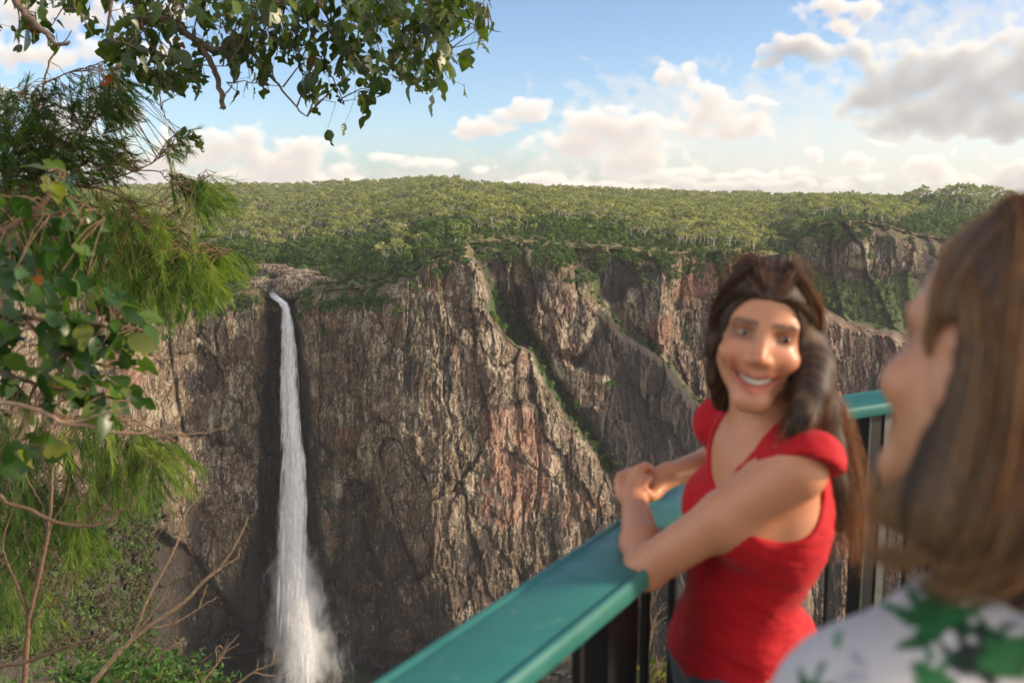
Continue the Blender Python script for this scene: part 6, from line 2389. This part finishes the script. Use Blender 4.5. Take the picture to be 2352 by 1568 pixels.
# ================================================================== woman in the printed blouse
def woman_in_print():
    G = SDF((-.12, .40, -.01), (.86, 1.20, 1.80), .006)
    F = G.new()
    c, e = G.cone, G.ell
    Hf = unit((-.37, .92, .10))
    ear = ap(2162, 878, .705)
    l0 = unit(np.cross((0, 0, 1), Hf))
    H = Head(ear - l0 * .076 + V3(0, 0, .010), Hf, roll=math.radians(9))
    ft = unit((-.30, .954, 0))
    lt = unit(np.cross((0, 0, 1), ft))
    TA = [ft, lt, V3(0, 0, 1)]
    nb = V3(H.c[0] + .02, H.c[1] - .02, 1.434)
    base = V3(nb[0] + .005, nb[1] + .01, 0)
    sL, sR = nb + lt * .160 + V3(0, 0, -.070), nb - lt * .160 + V3(0, 0, -.060)
    eL, wL = sL + lt * .10 + ft * .09 + V3(0, 0, -.27), sL + lt * .06 + ft * .30 + V3(0, 0, -.245)
    eR, wR = sR - lt * .05 - ft * .02 + V3(0, 0, -.29), sR - lt * .02 + ft * .16 + V3(0, 0, -.47)
    at_b = lambda f_, l_, z: base + ft * f_ + lt * l_ + V3(0, 0, z)

    def torso(F, off=0.):
        e(F, at_b(.0, 0, 1.26), (.112, .155, .18), TA, .03, off)
        for s in (-1, 1): e(F, at_b(.075, s * .07, 1.25), (.06, .065, .065), TA, .03, off)
        e(F, at_b(.0, 0, 1.07), (.10, .135, .15), TA, .05, off)
        e(F, at_b(-.01, 0, .93), (.118, .17, .13), TA, .05, off)
        for s_ in (sL, sR): c(F, nb + V3(0, 0, .012), s_ + V3(0, 0, .008), .048, .050, .03, off)
    torso(F)
    c(F, nb + V3(0, 0, -.02), H(0, -.022, -.07), .056, .053, .03)
    head_field(G, F, H, smile=False)
    for s_, e_, w_ in ((sL, eL, wL), (sR, eR, wR)):
        c(F, s_, e_, .050, .037, .03)
        c(F, e_, w_, .037, .0245, .02)
        hd = unit(w_ - e_)
        sd_ = unit(np.cross(hd, (0, 0, 1)))
        for i, q in enumerate((-1.5, -.5, .5, 1.5)):
            k0 = w_ + hd * .085 + sd_ * (.018 * q)
            c(F, w_, k0, .021, .012, .012)
            ln = (.062, .075, .08, .07)[i]
            finger(G, F, [k0, k0 + hd * ln * .5 + V3(0, 0, -.008), k0 + hd * ln * .9 + V3(0, 0, -.03)], .0098, .008)
        finger(G, F, [w_ + hd * .02 + sd_ * .02, w_ + hd * .055 + sd_ * .048 + V3(0, 0, -.012), w_ + hd * .085 + sd_ * .055 + V3(0, 0, -.025)], .0125, .009)
    legs = []
    for s in (1, -1):
        h_, k_, a_ = at_b(-.01, s * .09, .88), at_b(.02, s * .09, .48), at_b(-.03, s * .10, .085)
        legs.append((h_, k_, a_))
        c(F, h_, k_, .09, .058, .03)
        c(F, k_, a_, .058, .04, .02)
        c(F, a_ + V3(0, 0, -.045), a_ + ft * .16 + V3(0, 0, -.055), .04, .032, .02)
    root = empty('person', tuple(base))
    tag(root, 'woman seen from behind with a brown bob and a white leaf print blouse', 'person')
    P, Q = G.mesh(F)
    P = relax(P, Q, 1, .4)
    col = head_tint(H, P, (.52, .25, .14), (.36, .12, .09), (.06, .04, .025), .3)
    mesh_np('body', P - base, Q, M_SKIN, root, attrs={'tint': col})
    for s in (-1, 1):
        small_ell('eye', H(s * .033, .0665, .0005) - base, (.0122, .0122, .0105), H.A, M_EYEW, root)
    # blouse
    S = G.new()
    torso(S, .008)
    for s_, e_ in ((sL, eL), (sR, eR)):
        d_ = unit(e_ - s_)
        A = G.new()
        c(A, s_ - d_ * .01, s_ + d_ * .26, .052, .062, .0, .008)
        A = G.half(A, s_ + d_ * .215, d_)
        S = G.smin(S, A, .03)
    S = G.half(S, (0, 0, .93), (0, 0, -1))
    N_ = G.new()
    c(N_, nb + V3(0, 0, .10) - ft * .01, nb + V3(0, 0, .018) + ft * .01, .085, .062, 0)
    c(N_, nb + V3(0, 0, .05) + ft * .02, nb + ft * .13 + V3(0, 0, -.06), .066, .03, .02)
    S = np.maximum(S, -N_)
    P, Q = G.mesh(S)
    P = relax(P, Q, 2, .5)
    out_ = P - np.array([base[0], base[1], 0])
    out_[:, 2] = 0
    out_ /= np.linalg.norm(out_, axis=1)[:, None] + 1e-6
    P = P + out_ * (.006 * fbm(P[:, 0] * 9, P[:, 1] * 9, P[:, 2] * 7, 3))[:, None]
    # leaf print: sprays of narrow leaflets on the cloth, laid out in the cloth's own (across, height) measure
    ang = np.arctan2((P - base) @ lt, -(P - base) @ ft)
    sx_, sz_ = ang * .20, P[:, 2]
    r = np.random.default_rng(12)
    white = np.array((.43, .415, .42))
    col = np.broadcast_to(white, (len(P), 3)).copy()
    zz = P[:, 2] - CAM_Z
    dep = P[:, 1] * CP - zz * SP
    pu = 1176 + FPX * P[:, 0] / dep
    pv = 784 - FPX * (P[:, 1] * SP + zz * CP) / dep
    back = (P[:, 1] < base[1] + .05)

    def leaf(x, y, cx, cy, ln, wd, a):
        dx, dy = x - cx, y - cy
        t = dx * math.cos(a) + dy * math.sin(a)
        n = -dx * math.sin(a) + dy * math.cos(a)
        w = wd * np.sin(PI * np.clip(t / ln, 0, 1)) ** .8
        return ((t > 0) & (t < ln) & (np.abs(n) < w)).astype(float)

    def spray_(x, y, cx, cy, size, a0, n, c0, ok):
        nonlocal col
        for i in range(n):
            a = a0 + (i - (n - 1) / 2) * 2.2 / n
            m = leaf(x, y, cx, cy, size * (1 - .25 * abs(i - (n - 1) / 2) / n * 2), size * .115, a) * ok
            cc = np.array(c0) * r.uniform(.7, 1.3)
            col = col * (1 - m[:, None]) + cc * m[:, None]
    GREEN, DARK, GREYB = (.012, .085, .025), (.010, .022, .016), (.30, .32, .36)
    for (cx, cy, sz, a, n, cc) in ((2175, 1448, 165, -2.75, 3, GREEN), (2150, 1440, 135, -1.9, 4, GREEN), (2165, 1440, 150, -.8, 4, GREEN), (2230, 1560, 150, -1.4, 5, DARK), (2240, 1480, 150, .3, 4, DARK), (2120, 1600, 120, -1.0, 5, GREEN),
                                   (2330, 1560, 140, -1.7, 5, GREEN), (1915, 1470, 34, -.3, 3, (.03, .15, .04)), (2000, 1545, 90, -2.8, 2, GREYB), (1930, 1400, 80, -.5, 2, GREYB), (2320, 1420, 90, -.3, 3, GREYB), (1860, 1600, 90, -1.2, 3, GREEN)):
        spray_(pu, pv, cx, cy, sz, a, n, cc, back)
    for k in range(46):
        cx, cy = r.uniform(-.62, .62), r.uniform(.95, 1.38)
        spray_(sx_, sz_, cx, cy, r.uniform(.05, .10), r.uniform(0, 6.28), int(r.integers(3, 6)), (GREEN, DARK, GREYB)[int(r.integers(3))], ((~back) | (sz_ < 1.2)).astype(float))
    M_BL = cloth_material('white printed cotton', white, .8, 'print', .2)
    mesh_np('blouse', P - base, Q, M_BL, root, attrs={'print': col})
    J = G.new()
    e(J, at_b(-.01, 0, .93), (.118, .17, .13), TA, .05, .005)
    for h_, k_, a_ in legs:
        c(J, h_, k_, .094, .066, .03, .005)
        c(J, k_, a_ + V3(0, 0, .02), .066, .06, .02, .005)
    J = G.half(J, (0, 0, .96), (0, 0, 1))
    P, Q = G.mesh(J)
    mesh_np('trousers', relax(P, Q, 1, .5) - base, Q, M_DENIM, root)
    for h_, k_, a_ in legs:
        K = G.new()
        c(K, a_ + V3(0, 0, -.04), a_ + ft * .165 + V3(0, 0, -.05), .048, .038, .02)
        c(K, a_, a_ + V3(0, 0, -.04), .046, .047, .02)
        K = G.half(K, (0, 0, .001), (0, 0, -1))
        P, Q = G.mesh(K)
        mesh_np('shoe', P - base, Q, M_SHOE, root)
    # bob: swept back from the brow over the crown, tucked behind the left ear, flicked ends
    HG = SDF((.08, .46, 1.28), (.68, 1.00, 1.80), .0045)
    K = HG.new()
    c, e = HG.cone, HG.ell
    e(K, H(0, -.026, .036), (.089, .106, .092), H.A, .01)
    e(K, H(0, -.062, -.05), (.092, .070, .12), H.A, .03)
    e(K, H(.0, -.06, -.095), (.092, .058, .05), H.A, .03)
    c(K, H(.074, -.038, -.0), H(.078, -.040, -.10), .028, .032, .02)
    c(K, H(.078, -.040, -.10), H(.084, .005, -.122), .028, .012, .02)
    c(K, H(-.074, -.0, -.0), H(-.078, .01, -.135), .032, .030, .02)
    O = HG.new()
    e(O, H(0, .110, -.035), (.070, .072, .098), H.A, 0)
    e(O, H(.066, .058, -.062), (.040, .052, .062), H.A, .01)
    e(O, H(.058, .078, .022), (.046, .046, .050), H.A, .01)
    e(O, H(.090, .000, -.016), (.036, .031, .043), H.A, .008)
    K = np.maximum(K, -O)
    P, Q = HG.mesh(K)
    P = relax(P, Q, 2, .5)
    l, f, u = H.loc(P)
    ang = np.arctan2(l, -(f + .02))
    st = fbm(ang * 7 + u * 3, u * 2.2, 13, 4, .6)
    fine = fbm(ang * 30 + u * 6, u * 5, 23, 3)
    front = np.maximum(sstep(-.02, .06, f), .8 * sstep(.0, .05, f + .02 - u * .3) * sstep(-.06, -.12, u))  # lighter front: blond hair plus a golden rim glow put into the tone
    tone = np.clip(.34 + .26 * st + .16 * fine + .34 * front, 0, 1)
    out_ = P - H(0, -.02, 0)
    out_ /= np.linalg.norm(out_, axis=1)[:, None]
    P = P + out_ * (.003 * st + .0016 * fine)[:, None]
    MH = hair_material('brown hair with blond lights', [(0., (.022, .014, .009)), (.3, (.075, .045, .025)), (.55, (.20, .115, .055)), (.8, (.42, .25, .115)), (1., (.62, .41, .20))])
    mesh_np('hair', P - base, Q, MH, root, attrs={'tone': tone})
    gd = [([H(.0, .048, .088), H(.03, .02, .110), H(.06, -.03, .098), H(.082, -.07, .03), H(.08, -.085, -.06), H(.072, -.072, -.14)], 3, 1.2, .10),
          ([H(.02, .040, .098), H(.060, .008, .078), H(.083, -.020, .045), H(.088, -.05, .0), H(.085, -.055, -.07), H(.084, -.04, -.11), H(.084, -.012, -.132)], 3, .9, .14),
          ([H(.082, -.045, -.03), H(.086, -.04, -.08), H(.086, -.018, -.110), H(.084, .006, -.120), H(.080, .024, -.114)], 3.0, .9, .2),
          ([H(.080, -.05, -.06), H(.088, -.05, -.12), H(.090, -.03, -.145), H(.090, -.005, -.155), H(.092, .022, -.154)], .5, .6, .2),
          ([H(.05, -.09, .0), H(.06, -.10, -.08), H(.065, -.09, -.12), H(.070, -.06, -.145), H(.078, -.025, -.150)], 2., .9, .12),
          ([H(-.01, .04, .106), H(-.03, -.03, .125), H(-.04, -.10, .08), H(-.03, -.13, -.02), H(-.02, -.125, -.10), H(-.02, -.11, -.16)], 3, 1.6, -.05),
          ([H(-.03, .07, .09), H(-.075, .03, .09), H(-.095, -.03, .04), H(-.095, -.04, -.05), H(-.09, -.03, -.14)], 2, 1.3, .05),
          ([H(.02, .052, .090), H(.050, .034, .078), H(.072, .016, .050), H(.080, -.006, .015)], 1.2, .6, .16)]
    o = strands('hair_strands', gd, 5200, MH, root, .0008, .0095, 8, (.22, .58), 18, .005)
    o.data.transform(Matrix.Translation(-Vector(base)))
    return root


woman_in_print()
# ------------------------------------------------------------------ the air in the gorge
HAZE = 0.000045
mbh = MB()
mbh.box((0, 2700, -180), (4200, 3000, 250))
m_, t_, o_ = material('air')
t_.put(o_.inputs['Volume'], t_.n('ShaderNodeVolumePrincipled', {'Color': (.90, .93, .97), 'Density': HAZE, 'Anisotropy': .2}).outputs[0])
hz = mbh.build('haze', m_, smooth=False)
tag(hz, 'thin pale haze filling the gorge and lying over the far plateau', 'haze', kind='stuff')
